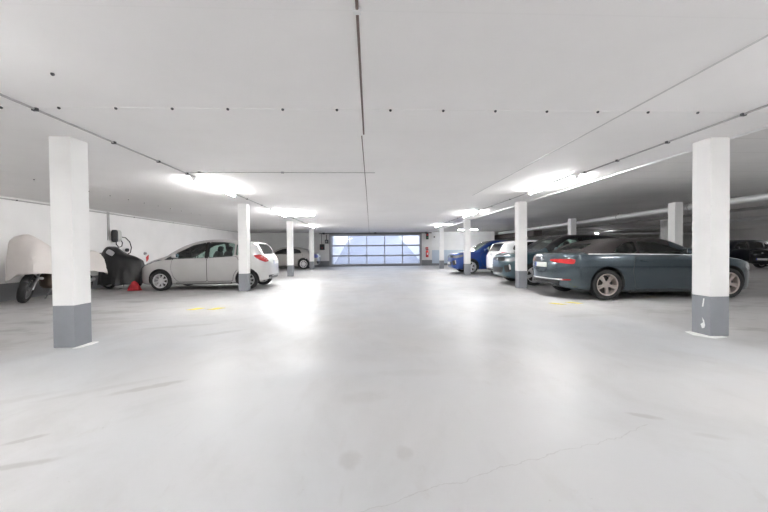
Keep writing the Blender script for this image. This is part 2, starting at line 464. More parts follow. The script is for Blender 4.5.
# --------- specs
def spec_hatch(paint, **k):
    R = .295; S = dict(L=3.95, W=1.695, wb=2.51, fo=.81, R=R, paint=paint, tum=.30,
      top=[(0,.48),(.03,.60),(.1,.69),(.25,.79),(.5,.90),(.8,1.0),(1.0,1.085),(1.25,1.24),(1.6,1.40),(1.95,1.485),(2.35,1.51),(2.8,1.50),(3.2,1.465),(3.45,1.42),(3.56,1.35),(3.68,1.17),(3.78,1.0),(3.88,.90),(3.93,.8),(3.95,.62)],
      bot=[(0,.34),(.08,.22),(.4,.17),(2,.17),(3.5,.2),(3.85,.30),(3.95,.40)],
      belt=[(0,.5),(.1,.64),(.4,.78),(.9,.88),(1.5,.915),(2.4,.955),(3.1,1.02),(3.6,1.04),(3.95,.8)],
      cabin=(.98,3.55), round=(.85,.55), pe=2.7,
      side=[[(.90,.905),(1.25,1.09),(1.72,1.335),(2.1,1.415),(2.1,.955)], [(2.2,.96),(2.2,1.425),(2.6,1.42),(2.95,1.375),(2.95,1.005)], [(3.0,1.01),(3.0,1.365),(3.22,1.29),(3.3,1.12)]],
      front_w=dict(lo=(.98,.60,1.10), hi=(1.72,.50,1.42), dir=(.55,0,1)), rear_w=dict(lo=(3.74,.58,1.05), hi=(3.55,.52,1.38), dir=(-1,0,.45)),
      sidep=[('pillar_trim', [(2.095,.945),(2.095,1.415),(2.205,1.425),(2.205,.95)], M_TRIMG, .003),
             ('front_door', [(1.17,.93),(2.15,.955),(2.15,.27),(1.32,.27),(1.2,.42),(1.13,.65)], paint),
             ('rear_door', [(2.17,.955),(3.02,.99),(3.1,.85)]+circ(3.32,R,.42,105,165,5)[::1]+[(2.9,.28),(2.17,.27)], paint),
             ('sill_trim', [(1.25,.25),(2.88,.25),(2.86,.19),(1.27,.19)], M_BLACK)],
      handles={'front_door':[(1.98,.86)], 'rear_door':[(2.88,.885)]},
      ends=[('headlight', [(.12,.62,.62),(.55,.80,.80),(.85,.82,.93),(.35,.55,.83),(.1,.4,.72)], (1,1.1,.5), M_HEAD, True),
            ('taillight', [(3.50,.83,1.02),(3.68,.76,1.05),(3.86,.60,.93),(3.90,.56,.84),(3.84,.70,.81),(3.66,.84,.90)], (-1,1,0), M_RED, True),
            ('bumper_insert', [(3.95,-.55,.42),(3.95,.55,.42),(3.95,.5,.30),(3.95,-.5,.30)], (-1,0,0), M_BLACK),
            ('grille', [(0,-.5,.5),(0,.5,.5),(0,.42,.32),(0,-.42,.32)], (1,0,0), M_BLACK)],
      plates=[(3.9,.80,-1),(.05,.45,1)], emblem=[(3.9,.93,-1)], mirror=(1.3,1.0), seats=(1.95,2.75), spokes=8, rimm=M_ALLOY, tw=.18)
    S.update(k); return S

def spec_suv(paint, **k):
    R = .335; S = dict(L=4.23, W=1.82, wb=2.59, fo=.84, R=R, paint=paint, tum=.30,
      top=[(0,.55),(.02,.80),(.08,.92),(.2,.98),(.6,1.03),(1.05,1.08),(1.2,1.13),(1.5,1.33),(1.85,1.52),(2.1,1.575),(2.6,1.585),(3.2,1.56),(3.6,1.51),(3.78,1.44),(3.95,1.22),(4.08,1.05),(4.18,.95),(4.23,.68)],
      bot=[(0,.40),(.1,.25),(.5,.2),(2,.2),(3.6,.22),(4.1,.33),(4.23,.42)],
      belt=[(0,.6),(.1,.80),(.4,.93),(1,1.0),(1.6,1.02),(2.6,1.05),(3.4,1.10),(3.9,1.10),(4.23,.85)],
      cabin=(1.14,3.75), round=(.8,.6), pe=3.0,
      side=[[(1.42,1.045),(1.7,1.28),(1.98,1.43),(2.3,1.475),(2.3,1.06)], [(2.42,1.065),(2.42,1.48),(2.9,1.47),(3.2,1.43),(3.28,1.11)], [(3.36,1.12),(3.3,1.41),(3.5,1.33),(3.58,1.18)]],
      front_w=dict(lo=(1.14,.64,1.13), hi=(1.92,.53,1.50), dir=(.6,0,1)), rear_w=dict(lo=(3.99,.58,1.18), hi=(3.80,.52,1.42), dir=(-1,0,.5)),
      sidep=[('pillar_trim', [(2.295,1.05),(2.295,1.475),(2.425,1.485),(2.425,1.055)], M_TRIMG, .003),
             ('front_door', [(1.32,.98),(2.36,1.015),(2.36,.36),(1.45,.36),(1.35,.5),(1.28,.75)], paint),
             ('rear_door', [(2.38,1.015),(3.27,1.055),(3.32,.9)]+circ(3.43,R,.46,105,165,5)+[(3.05,.37),(2.38,.36)], paint),
             ('sill_cladding', [(1.28,.34),(3.0,.34),(2.98,.225),(1.30,.225)], M_BLACK)],
      handles={'front_door':[(2.18,.93)], 'rear_door':[(3.12,.97)]},
      ends=[('headlight', [(.03,.52,.86),(.10,.72,.86),(.45,.90,.92),(.42,.90,.80),(.12,.76,.74),(.03,.52,.76)], (1,1.0,0), M_HEAD, True),
            ('grille', [(0,-.5,.87),(0,.5,.87),(0,.5,.76),(0,-.5,.76)], (1,0,0), M_TRIMG),
            ('air_intake', [(0,-.46,.56),(0,.46,.56),(0,.38,.38),(0,-.38,.38)], (1,0,0), M_BLACK),
            ('fog_light_surround', [(.03,.50,.62),(.14,.74,.64),(.14,.76,.44),(.05,.56,.40)], (1,.6,0), M_BLACK, True),
            ('daytime_light', [(.10,.70,.66),(.13,.745,.655),(.15,.77,.50),(.11,.73,.49)], (1,.8,0), M_CHROME, True, .014),
            ('taillight', [(4.0,.80,1.02),(4.16,.5,1.02),(4.16,.5,.88),(4.0,.84,.86),(3.85,.88,.98)], (-1,1,0), M_RED, True),
            ('bumper_insert', [(4.23,-.6,.48),(4.23,.6,.48),(4.23,.55,.34),(4.23,-.55,.34)], (-1,0,0), M_BLACK)],
      plates=[(4.2,.72,-1),(.05,.5,1)], emblem=[(.03,.815,1)], mirror=(1.5,1.08), seats=(2.15,3.0), spokes=5, rimm=M_ALLOY, style='wide', tw=.21, seatz=.5)
    S.update(k); return S

def spec_cabrio(paint, **k):
    R = .335; M_SOFT = pmat('soft_top_cloth', (.018,.014,.014,1), .9, noise=.2, nscale=60, bump=.2, bscale=300)
    S = dict(L=4.69, W=1.85, wb=2.765, fo=.90, R=R, paint=paint, tum=.36,
      top=[(0,.50),(.02,.66),(.1,.74),(.3,.82),(.7,.90),(1.2,.96),(1.5,1.01),(1.62,1.06),(1.95,1.23),(2.2,1.325),(2.5,1.37),(2.9,1.375),(3.3,1.33),(3.65,1.25),(3.9,1.15),(4.05,1.06),(4.15,1.03),(4.45,1.03),(4.58,1.0),(4.645,.88),(4.69,.60)],
      bot=[(0,.30),(.1,.18),(.5,.14),(2,.14),(3.9,.18),(4.4,.24),(4.69,.36)],
      belt=[(0,.55),(.1,.66),(.5,.82),(1.0,.90),(1.6,.955),(2.6,.98),(3.5,.995),(4.1,.99),(4.5,.95),(4.69,.7)],
      cabin=(1.45,4.0), round=(.95,.75), pe=2.6,
      side=[[(1.80,.985),(2.12,1.14),(2.45,1.26),(2.95,1.28),(2.95,1.01)], [(3.0,1.015),(3.0,1.275),(3.2,1.25),(3.42,1.14),(3.52,1.04)]],
      front_w=dict(lo=(1.5,.62,1.02), hi=(2.12,.52,1.28), dir=(.6,0,1)), rear_w=dict(lo=(3.98,.46,1.10), hi=(3.68,.42,1.235), dir=(-.5,0,1)),
      roof=dict(name='soft_top', d=(2.2,4.12), lift=.0, mat=M_SOFT, label='dark cloth folding roof'),
      sidep=[('front_door', [(1.62,.92),(3.05,.955),(3.1,.6),(3.02,.24),(1.72,.24),(1.6,.5)], paint),
             ('sill_trim', [(1.4,.22),(3.15,.22),(3.13,.165),(1.42,.165)], M_BLACK),
             ('belt_trim', [(1.75,.978),(2.6,.998),(3.5,1.012),(4.06,1.010),(4.1,.992),(3.5,.992),(2.6,.978),(1.75,.958)], M_SATIN, .006)],
      handles={'front_door':[(2.86,.85)]}, handlem=paint,
      ends=[('taillight', [(4.38,.885,.885),(4.48,.84,.905),(4.62,.55,.895),(4.65,.36,.885),(4.65,.36,.85),(4.62,.55,.82),(4.44,.86,.785),(4.40,.88,.80)], (-1,.9,0), M_RED, True),
            ('headlight', [(.06,.5,.68),(.25,.78,.72),(.50,.87,.76),(.50,.88,.66),(.2,.78,.58),(.06,.5,.60)], (1,1,0), M_HEAD, True),
            ('grille', [(0,-.45,.66),(0,.45,.66),(0,.36,.34),(0,-.36,.34)], (1,0,0), M_BLACK),
            ('boot_lid', [(4.6,-.62,.93),(4.6,.62,.93),(4.66,.56,.70),(4.66,.50,.66),(4.66,-.50,.66),(4.66,-.56,.70)], (-1,0,0), paint, False, .003),
            ('bumper_insert', [(4.69,-.62,.42),(4.69,.62,.42),(4.69,.58,.30),(4.69,-.58,.30)], (-1,0,0), M_BLACK),
            ('reflector', [(4.55,.62,.45),(4.42,.80,.46),(4.42,.80,.43),(4.55,.62,.42)], (-1,1,0), M_RED, True),
            ('bumper_line', [(4.69,-.7,.455),(4.69,.7,.455),(4.69,.7,.435),(4.69,-.7,.435)], (-1,0,0), M_SATIN)],
      plates=[(4.66,.76,-1),(.05,.4,1)], emblem=[(4.62,.88,-1)], mirror=(2.0,1.02), seats=(2.5,3.25), spokes=5, style='twin', rimm=M_ALLOYD, tw=.23, seatz=.32)
    S.update(k); return S

def spec_sedan(paint, **k):
    R = .335; S = dict(L=4.5, W=1.80, wb=2.70, fo=.88, R=R, paint=paint, tum=.34,
      top=[(0,.5),(.02,.68),(.1,.76),(.4,.86),(1.0,.96),(1.4,1.02),(1.8,1.24),(2.2,1.40),(2.7,1.44),(3.1,1.41),(3.5,1.31),(3.85,1.15),(4.1,1.04),(4.35,1.02),(4.44,.93),(4.5,.62)],
      bot=[(0,.32),(.1,.2),(.5,.16),(2,.16),(4,.2),(4.4,.28),(4.5,.38)],
      belt=[(0,.55),(.1,.68),(.5,.83),(1.2,.92),(2.5,.95),(3.5,.98),(4.2,.97),(4.5,.75)],
      cabin=(1.35,3.95), round=(.85,.65), pe=2.8,
      side=[[(1.62,.965),(1.95,1.18),(2.3,1.31),(2.5,1.33),(2.5,.975)], [(2.6,.98),(2.6,1.335),(3.0,1.31),(3.35,1.22),(3.45,1.02)]],
      front_w=dict(lo=(1.35,.6,1.03), hi=(2.05,.5,1.34), dir=(.6,0,1)), rear_w=dict(lo=(4.0,.52,1.08), hi=(3.52,.48,1.29), dir=(-.6,0,1)),
      sidep=[('pillar_trim', [(2.495,.965),(2.495,1.33),(2.605,1.335),(2.605,.97)], M_TRIMG, .003),
             ('front_door', [(1.5,.92),(2.55,.945),(2.55,.26),(1.6,.26),(1.48,.5)], paint),
             ('rear_door', [(2.57,.945),(3.5,.965),(3.55,.82)]+circ(3.58,R,.45,105,165,5)+[(3.2,.27),(2.57,.26)], paint),
             ('sill_trim', [(1.4,.24),(3.0,.24),(2.98,.18),(1.42,.18)], M_BLACK)],
      handles={'front_door':[(2.38,.85)], 'rear_door':[(3.35,.87)]},
      ends=[('taillight', [(4.1,.88,.93),(4.3,.80,.95),(4.46,.5,.9),(4.46,.5,.74),(4.3,.8,.70),(4.12,.89,.78)], (-1,1,0), pmat('smoked_lamp', (.10,.11,.30,1), .12, coat=1), True),
            ('headlight', [(.06,.5,.70),(.25,.78,.74),(.50,.85,.78),(.45,.86,.66),(.06,.5,.6)], (1,1,0), M_HEAD, True),
            ('grille', [(0,-.4,.66),(0,.4,.66),(0,.36,.4),(0,-.36,.4)], (1,0,0), M_BLACK),
            ('bumper_insert', [(4.5,-.7,.50),(4.5,.7,.50),(4.5,.6,.32),(4.5,-.6,.32)], (-1,0,0), M_BLACK)],
      plates=[(4.45,.8,-1),(.05,.45,1)], emblem=[], mirror=(1.75,1.0), seats=(2.3,3.1), spokes=10, rimm=M_ALLOY, tw=.21, seatz=.38)
    S.update(k); return S

# ---------------------------------------------------------------- the room
ZC = 2.5
XL, XRW, YF, YB = -8.7, 28., 25.4, -7.0
def wallmat(name, col, lower=None, band=None, z1=.42, z2=1.12):
    m = bpy.data.materials.new(name); m.use_nodes = True; nt = m.node_tree; b = nt.nodes['Principled BSDF']; N = nt.nodes.new; Lk = nt.links.new
    b.inputs['Roughness'].default_value = .6
    g = N('ShaderNodeNewGeometry'); n = N('ShaderNodeTexNoise'); n.inputs['Scale'].default_value = 1.2; n.inputs['Detail'].default_value = 6
    Lk(g.outputs['Position'], n.inputs['Vector'])
    mr = N('ShaderNodeMapRange'); mr.inputs[1].default_value = .3; mr.inputs[2].default_value = .7; mr.inputs[3].default_value = .94; mr.inputs[4].default_value = 1.02; Lk(n.outputs['Fac'], mr.inputs[0])
    sp = N('ShaderNodeSeparateXYZ'); Lk(g.outputs['Position'], sp.inputs[0])
    cur = None
    mix = N('ShaderNodeMix'); mix.data_type = 'RGBA'; mix.inputs[6].default_value = col; mix.inputs[7].default_value = band or col
    lt = N('ShaderNodeMath'); lt.operation = 'LESS_THAN'; lt.inputs[1].default_value = z2; Lk(sp.outputs[2], lt.inputs[0]); Lk(lt.outputs[0], mix.inputs[0])
    mix2 = N('ShaderNodeMix'); mix2.data_type = 'RGBA'; mix2.inputs[7].default_value = lower or col; Lk(mix.outputs[2], mix2.inputs[6])
    lt2 = N('ShaderNodeMath'); lt2.operation = 'LESS_THAN'; lt2.inputs[1].default_value = z1; Lk(sp.outputs[2], lt2.inputs[0]); Lk(lt2.outputs[0], mix2.inputs[0])
    vm = N('ShaderNodeVectorMath'); vm.operation = 'SCALE'; Lk(mix2.outputs[2], vm.inputs[0]); Lk(mr.outputs[0], vm.inputs['Scale']); Lk(vm.outputs[0], b.inputs['Base Color'])
    bp = N('ShaderNodeBump'); bp.inputs['Strength'].default_value = .12; n2 = N('ShaderNodeTexNoise'); n2.inputs['Scale'].default_value = 60; Lk(g.outputs['Position'], n2.inputs['Vector']); Lk(n2.outputs['Fac'], bp.inputs['Height']); Lk(bp.outputs[0], b.inputs['Normal'])
    return m
GREY = srgb(150,152,156)
M_WALL = wallmat('white_wall_grey_base', (.82,.81,.80,1), srgb(120,121,124), None, .42, 0)
M_WALLF = wallmat('far_wall', (.74,.74,.73,1), srgb(120,122,126), None, .41, 0)
M_WALLFR = wallmat('far_wall_right', (.76,.77,.77,1), srgb(120,123,130), srgb(186,200,214), .16, 1.14)
M_WALLD = wallmat('bare_concrete_wall', (.80,.79,.78,1), (.4,.4,.4,1), None, .3, 0)

def ceilmat(name, col, seamc, period, axis, amp=.03):
    m = bpy.data.materials.new(name); m.use_nodes = True; nt = m.node_tree; b = nt.nodes['Principled BSDF']; N = nt.nodes.new; Lk = nt.links.new
    b.inputs['Roughness'].default_value = .75
    g = N('ShaderNodeNewGeometry'); n = N('ShaderNodeTexNoise'); n.inputs['Scale'].default_value = .7; n.inputs['Detail'].default_value = 7; n.inputs['Roughness'].default_value = .6; Lk(g.outputs['Position'], n.inputs['Vector'])
    mr = N('ShaderNodeMapRange'); mr.inputs[1].default_value = .3; mr.inputs[2].default_value = .7; mr.inputs[3].default_value = 1-amp; mr.inputs[4].default_value = 1+amp; Lk(n.outputs['Fac'], mr.inputs[0])
    sp = N('ShaderNodeSeparateXYZ'); Lk(g.outputs['Position'], sp.inputs[0])
    md = N('ShaderNodeMath'); md.operation = 'PINGPONG'; md.inputs[1].default_value = period/2; Lk(sp.outputs[axis], md.inputs[0])
    lt = N('ShaderNodeMath'); lt.operation = 'LESS_THAN'; lt.inputs[1].default_value = .006; Lk(md.outputs[0], lt.inputs[0])
    mix = N('ShaderNodeMix'); mix.data_type = 'RGBA'; mix.inputs[6].default_value = col; mix.inputs[7].default_value = seamc; Lk(lt.outputs[0], mix.inputs[0])
    vm = N('ShaderNodeVectorMath'); vm.operation = 'SCALE'; Lk(mix.outputs[2], vm.inputs[0]); Lk(mr.outputs[0], vm.inputs['Scale']); Lk(vm.outputs[0], b.inputs['Base Color'])
    return m
M_CEIL = ceilmat('painted_ceiling', (.88,.865,.86,1), (.86,.845,.84,1), 2.0, 1)
M_CEILD = ceilmat('shaded_ceiling', (.74,.73,.725,1), (.60,.59,.585,1), .6, 1, .07)  # same ceiling as over the lane, fading light put into a darker colour
M_COLW = pmat('column_white', (.86,.855,.845,1), .55, noise=.04, nscale=3, bump=.1, bscale=50)
M_COLG = pmat('column_grey', srgb(140,143,148), .5, noise=.06, nscale=5)
M_ALU = pmat('aluminium', (.55,.56,.58,1), .35, .7)
M_ALUD = pmat('gate_aluminium', (.30,.305,.315,1), .45, .5)
M_DARKM = pmat('dark_metal', (.07,.07,.075,1), .5, .3)
M_CABLE = pmat('brown_cable', (.13,.09,.08,1), .6)
M_CONDUIT = pmat('grey_conduit', (.42,.41,.41,1), .5)
M_PIPE = pmat('pipe_foil', (.72,.72,.73,1), .4, .3)
M_WHITEP = pmat('white_plastic', (.8,.8,.8,1), .4)
M_YEL = pmat('yellow_paint', srgb(232,214,40), .5, noise=.25, nscale=25)

# floor with wear, stains and a crack
def floormat():
    m = bpy.data.materials.new('coated_floor'); m.use_nodes = True; nt = m.node_tree; b = nt.nodes['Principled BSDF']; N = nt.nodes.new; Lk = nt.links.new
    g = N('ShaderNodeNewGeometry'); P = g.outputs['Position']
    def noise(sc, det=6, stretch=None, rough=.55, dist=0):
        n = N('ShaderNodeTexNoise'); n.inputs['Scale'].default_value = sc; n.inputs['Detail'].default_value = det; n.inputs['Roughness'].default_value = rough; n.inputs['Distortion'].default_value = dist
        if stretch:
            mp = N('ShaderNodeMapping'); mp.inputs['Scale'].default_value = stretch; Lk(P, mp.inputs[0]); Lk(mp.outputs[0], n.inputs['Vector'])
        else: Lk(P, n.inputs['Vector'])
        return n.outputs['Fac']
    def mrange(s, a, b_, c, d, clamp=True):
        r = N('ShaderNodeMapRange'); r.inputs[1].default_value = a; r.inputs[2].default_value = b_; r.inputs[3].default_value = c; r.inputs[4].default_value = d; Lk(s, r.inputs[0]); return r.outputs[0]
    def math_(op, a, b_=None):
        q = N('ShaderNodeMath'); q.operation = op
        for i, v in enumerate((a, b_)):
            if v is None: continue
            if isinstance(v, (int, float)): q.inputs[i].default_value = v
            else: Lk(v, q.inputs[i])
        return q.outputs[0]
    def mixc(f, a, c):
        x = N('ShaderNodeMix'); x.data_type = 'RGBA'
        if isinstance(f, float): x.inputs[0].default_value = f
        else: Lk(f, x.inputs[0])
        for i, v in ((6, a), (7, c)):
            if isinstance(v, tuple): x.inputs[i].default_value = v
            else: Lk(v, x.inputs[i])
        return x.outputs[2]
    base = mixc(mrange(noise(.35, 3), .35, .65, 0, 1), (.495,.505,.52,1), (.52,.51,.505,1))
    # cloudy wear
    base = mixc(mrange(noise(.9, 8, (1.2,.8,1), .65, .6), .48, .68, 0, .5), base, (.40,.395,.39,1))
    base = mixc(mrange(noise(2.6, 6, (1,.35,1), .6), .60, .74, 0, .28), base, (.38,.37,.36,1))
    # tyre-worn strips of the parking bays
    sp = N('ShaderNodeSeparateXYZ'); Lk(P, sp.inputs[0])
    wob = math_('MULTIPLY', math_('SUBTRACT', noise(.8, 4), .5), 1.6)
    xl = math_('ADD', sp.outputs[0], wob)
    bays = math_('MAXIMUM', mrange(xl, 4.2, 5.2, 0, 1), mrange(xl, -3.6, -4.8, 0, 1))
    base = mixc(math_('MULTIPLY', bays, .55), base, (.34,.33,.325,1))
    base = mixc(math_('MULTIPLY', math_('MULTIPLY', bays, .55), mrange(noise(1.8, 7, (.7,1.2,1), .6, .4), .52, .66, 0, 1)), base, (.19,.18,.17,1))
    base = mixc(mrange(noise(3.3, 8, (1.5,.6,1), .7, .8), .60, .72, 0, .22), base, (.36,.33,.31,1))
    base = mixc(mrange(noise(26, 2), .74, .80, 0, .45), base, (.30,.29,.28,1))
    nz = noise(9, 4)
    st = [(-1.84,2.91,.26,.05,.55,.5),(-2.08,4.81,.30,.07,.6,.4),(-1.86,1.87,.16,.03,.3,.5),(-2.08,2.13,.10,.025,.6,.5),(-.12,1.82,.055,.075,0,.3),(.18,1.87,.045,.06,0,.28),(1.82,2.19,.10,.03,-.5,.45),(2.01,1.93,.09,.03,-.4,.3),
          (-2.9,5.3,.5,.08,.3,.4),(-4.2,5.7,.7,.10,.2,.4),(-.05,2.6,.18,.1,.2,.16),(3.6,5.6,.5,.10,.1,.3),(-2.9,2.6,.45,.06,.6,.22),(.4,3.1,.3,.08,0,.12),(-5.0,6.6,.8,.12,.1,.5),(-2.2,2.9,.4,.04,.6,.2)]
    for (cx, cy, rx, ry, an, amt) in st:
        mp = N('ShaderNodeMapping'); mp.vector_type = 'TEXTURE'; mp.inputs['Location'].default_value = (cx, cy, 0); mp.inputs['Rotation'].default_value = (0,0,an); mp.inputs['Scale'].default_value = (rx, ry, 1)
        Lk(P, mp.inputs[0]); s2 = N('ShaderNodeSeparateXYZ'); Lk(mp.outputs[0], s2.inputs[0])
        q = math_('ADD', math_('MULTIPLY', s2.outputs[0], s2.outputs[0]), math_('MULTIPLY', s2.outputs[1], s2.outputs[1]))
        f = mrange(math_('ADD', q, math_('MULTIPLY', math_('SUBTRACT', nz, .5), 2.6)), .4, 1.6, amt*1.0, 0)
        base = mixc(f, base, (.30,.285,.275,1))
    # crack from near the camera off to the right
    wx = math_('MULTIPLY', math_('SUBTRACT', noise(5, 6), .5), .16)
    lin = math_('SUBTRACT', math_('SUBTRACT', sp.outputs[1], math_('MULTIPLY', sp.outputs[0], .345)), 1.47)
    near = mrange(math_('ABSOLUTE', math_('ADD', lin, wx)), .0015, .0045, .3, 0)
    rng = math_('MULTIPLY', math_('GREATER_THAN', sp.outputs[0], -.1), math_('LESS_THAN', sp.outputs[0], 1.75))
    base = mixc(math_('MULTIPLY', near, rng), base, (.25,.235,.225,1))
    Lk(base, b.inputs['Base Color'])
    rg = mrange(noise(1.3, 6), .35, .7, .36, .55)
    rg = math_('ADD', rg, math_('MULTIPLY', bays, .12))
    Lk(rg, b.inputs['Roughness']); b.inputs['Specular IOR Level'].default_value = .55
    bp = N('ShaderNodeBump'); bp.inputs['Strength'].default_value = .06; bp.inputs['Distance'].default_value = .02; Lk(noise(7, 5), bp.inputs['Height']); Lk(bp.outputs[0], b.inputs['Normal'])
    return m
struct(bx('floor', (XL-.2, XRW+.2, YB-.2, 33, -.2, 0), floormat()), 'light grey coated garage floor with stains and a crack')
struct(bx('ceiling', (XL-.2, 4.56, YB-.2, YF+.25, ZC, ZC+.25), M_CEIL), 'painted off-white ceiling above the central lane')
struct(bx('ceiling', (4.56, XRW+.2, YB-.2, 33, ZC+.004, ZC+.25), M_CEILD), 'ceiling above the bays on the right, its shade put into a greyer colour')
struct(bx('wall_left', (XL-.2, XL, YB, YF+.2, 0, ZC), M_WALL))
struct(bx('wall_right', (XRW, XRW+.2, YB, 33, 0, ZC+.05), M_WALLD))
struct(bx('wall_back', (XL-.2, XRW+.2, YB-.2, YB, 0, ZC), M_WALL))
GX0, GX1, GZ = -3.0, 3.85, 2.46
bm = nb(); box(bm, XL, GX0, YF, YF+.25, 0, ZC); struct(obj('wall_far', bm, M_WALLF), 'far white wall to the left of the gate')
bm = nb(); box(bm, GX1, 4.62, YF, YF+.25, 0, ZC); struct(obj('wall_far', bm, M_WALLF), 'short white wall with the red extinguisher right of the gate')
bm = nb(); box(bm, 4.62, 9.1, YF, YF+.25, 0, ZC+.05); struct(obj('wall_far', bm, M_WALLFR), 'far wall with pale blue lower half behind the blue car')
bm = nb(); box(bm, GX0, GX1, YF, YF+.25, GZ, ZC); struct(obj('wall_far', bm, M_WALLF), 'narrow strip of wall over the gate')
bm = nb(); box(bm, 9.1, 9.35, YF, 33, 0, ZC+.05); struct(obj('wall_side', bm, M_WALLD))
bm = nb(); box(bm, 9.1, XRW, 33, 33.2, 0, ZC+.05); struct(obj('wall_far', bm, M_WALLD), 'deepest concrete wall of the dark right hand hall')
# edge profile between the lane ceiling and its darker toned right part
struct(bx('trim_1', (4.54, 4.575, YB, YF, ZC-.02, ZC+.05), pmat('white_profile', (.85,.85,.85,1), .35)), 'thin white profile along the edge of the painted ceiling')
# ceiling joints
struct(bx('trim_2', (-8.7, 4.5, 3.375, 3.383, ZC-.003, ZC+.01), pmat('joint_filler', (.85,.84,.83,1), .5)), 'thin pale ceiling joint across the lane')
struct(bx('trim_3', (2.60, 2.62, 1.0, 8.6, ZC-.004, ZC+.01), pmat('seam_grey', (.58,.57,.57,1), .6)), 'fine grey ceiling seam right of the middle')

# columns
def column(x, y, label, h=ZC):
    w = .25
    t = empty('support_column', (x+w/2, y+w/2, 0)); tag(t, label, 'column', 'concrete support columns')
    bx('column_shaft', (-w/2, w/2, -w/2, w/2, .5, h), M_COLW, t, bevel=.006)
    bx('painted_base', (-w/2, w/2, -w/2, w/2, 0, .5), M_COLG, t, bevel=.006)
    return t
names = ['nearest', 'second', 'third', 'fourth and farthest']
LN = ['nearest left column, white with grey base, in front of the white covered motorcycle', 'second left column, white and grey, in front of the silver hatchback tail', 'third left column standing in front of the silver car near the far wall', 'farthest left column, beside the tail of the silver car, left of the gate']
RN = ['nearest right column with chipped grey base, in front of the grey convertible bonnet', 'second right column standing before the nose of the teal car', 'third right column standing before the front wheel of the blue car', 'farthest right column between the red extinguisher and the blue car']
LC = [column(-3.76, 4.2+5.747*k, LN[k]) for k in range(4)]
RC = [column(4.27, 4.13+5.5515*k, RN[k]) for k in range(4)]
column(9.22, 10.0, 'inner column rising behind the roof of the grey convertible, beside near right column', ZC+.05)
column(9.12, 15.2, 'inner column rising behind the black roofed teal car', ZC+.05)
column(14.4, 16.2, 'shaded distant column just left of the one behind the convertible', ZC+.05)
# plaster chips and spilled paint at the near bases
M_CHIP = pmat('white_plaster', (.85,.85,.84,1), .6)
def blob(name, pts, z0, z1, mat, label, cat, parent=None):
    bm = nb(); a = [bm.verts.new((x, y, z0)) for x, y in pts]; b = [bm.verts.new((x, y, z1)) for x, y in pts]
    bm.faces.new(a); bm.faces.new(b); n = len(a)
    for i in range(n): bm.faces.new((a[i], a[(i+1)%n], b[(i+1)%n], b[i]))
    o = obj(name, bm, mat, parent)
    if label: tag(o, label, cat)
    return o
blob('floor_paint_patch', [(-3.50,4.15),(-3.45,4.17),(-3.41,4.32),(-3.43,4.45),(-3.50,4.45)], .0005, .006, M_CHIP, 'white paint patch on the floor at the foot of the nearest left column', 'paint patch')
blob('floor_paint_patch', [(4.22,4.02),(4.42,4.06),(4.42,4.12),(4.26,4.125),(4.26,4.40),(4.18,4.38),(4.12,4.2)], .0005, .006, M_CHIP, 'white paint patch on the floor at the foot of the nearest right column', 'paint patch')
def chip(pts, y):
    bm = nb(); a = [bm.verts.new((x, y-.002, z)) for x, z in pts]; b = [bm.verts.new((x, y+.01, z)) for x, z in pts]
    bm.faces.new(a); bm.faces.new(b); n = len(a)
    for i in range(n): bm.faces.new((a[i], a[(i+1)%n], b[(i+1)%n], b[i]))
    return bm
def chipx(pts, x):
    bm = nb(); a = [bm.verts.new((x-.002, y, z)) for y, z in pts]; b = [bm.verts.new((x+.01, y, z)) for y, z in pts]
    bm.faces.new(a); bm.faces.new(b); n = len(a)
    for i in range(n): bm.faces.new((a[i], a[(i+1)%n], b[(i+1)%n], b[i]))
    return bm
o = obj('paint_chip', chipx([(.0-.02,.08),(-.05,.09),(-.06,.13),(-.045,.19),(-.02,.22),(-.035,.16),(.0,.13)], -.125), M_CHIP, RC[0])
o = obj('paint_chip', chipx([(-.02,.36),(-.035,.36),(-.05,.47),(-.035,.47)], -.125), M_CHIP, RC[0])

# yellow floor marks
for (x, y, l) in ((-3.45,6.91,'left of the two yellow floor dashes before the silver hatchback'), (-3.05,6.9,'right of the two yellow floor dashes before the silver hatchback'),
                  (3.82,6.84,'left of the two yellow floor dashes behind the grey convertible'), (4.22,6.93,'right of the two yellow floor dashes behind the grey convertible')):
    sg = -1 if x < 0 else 1
    blob('floor_mark', [(x-.14, y+.10*sg), (x+.02, y-.11), (x+.14, y-.09*sg), (x-.02, y+.12)], .0005, .004, M_YEL, l, 'floor marking')
o = bx('bay_line', (9.5, 16, 11.2, 11.28, .0005, .004), pmat('worn_white_paint', (.5,.5,.5,1), .6), None); tag(o, 'faded white line on the dark floor right of the convertible', 'floor marking')

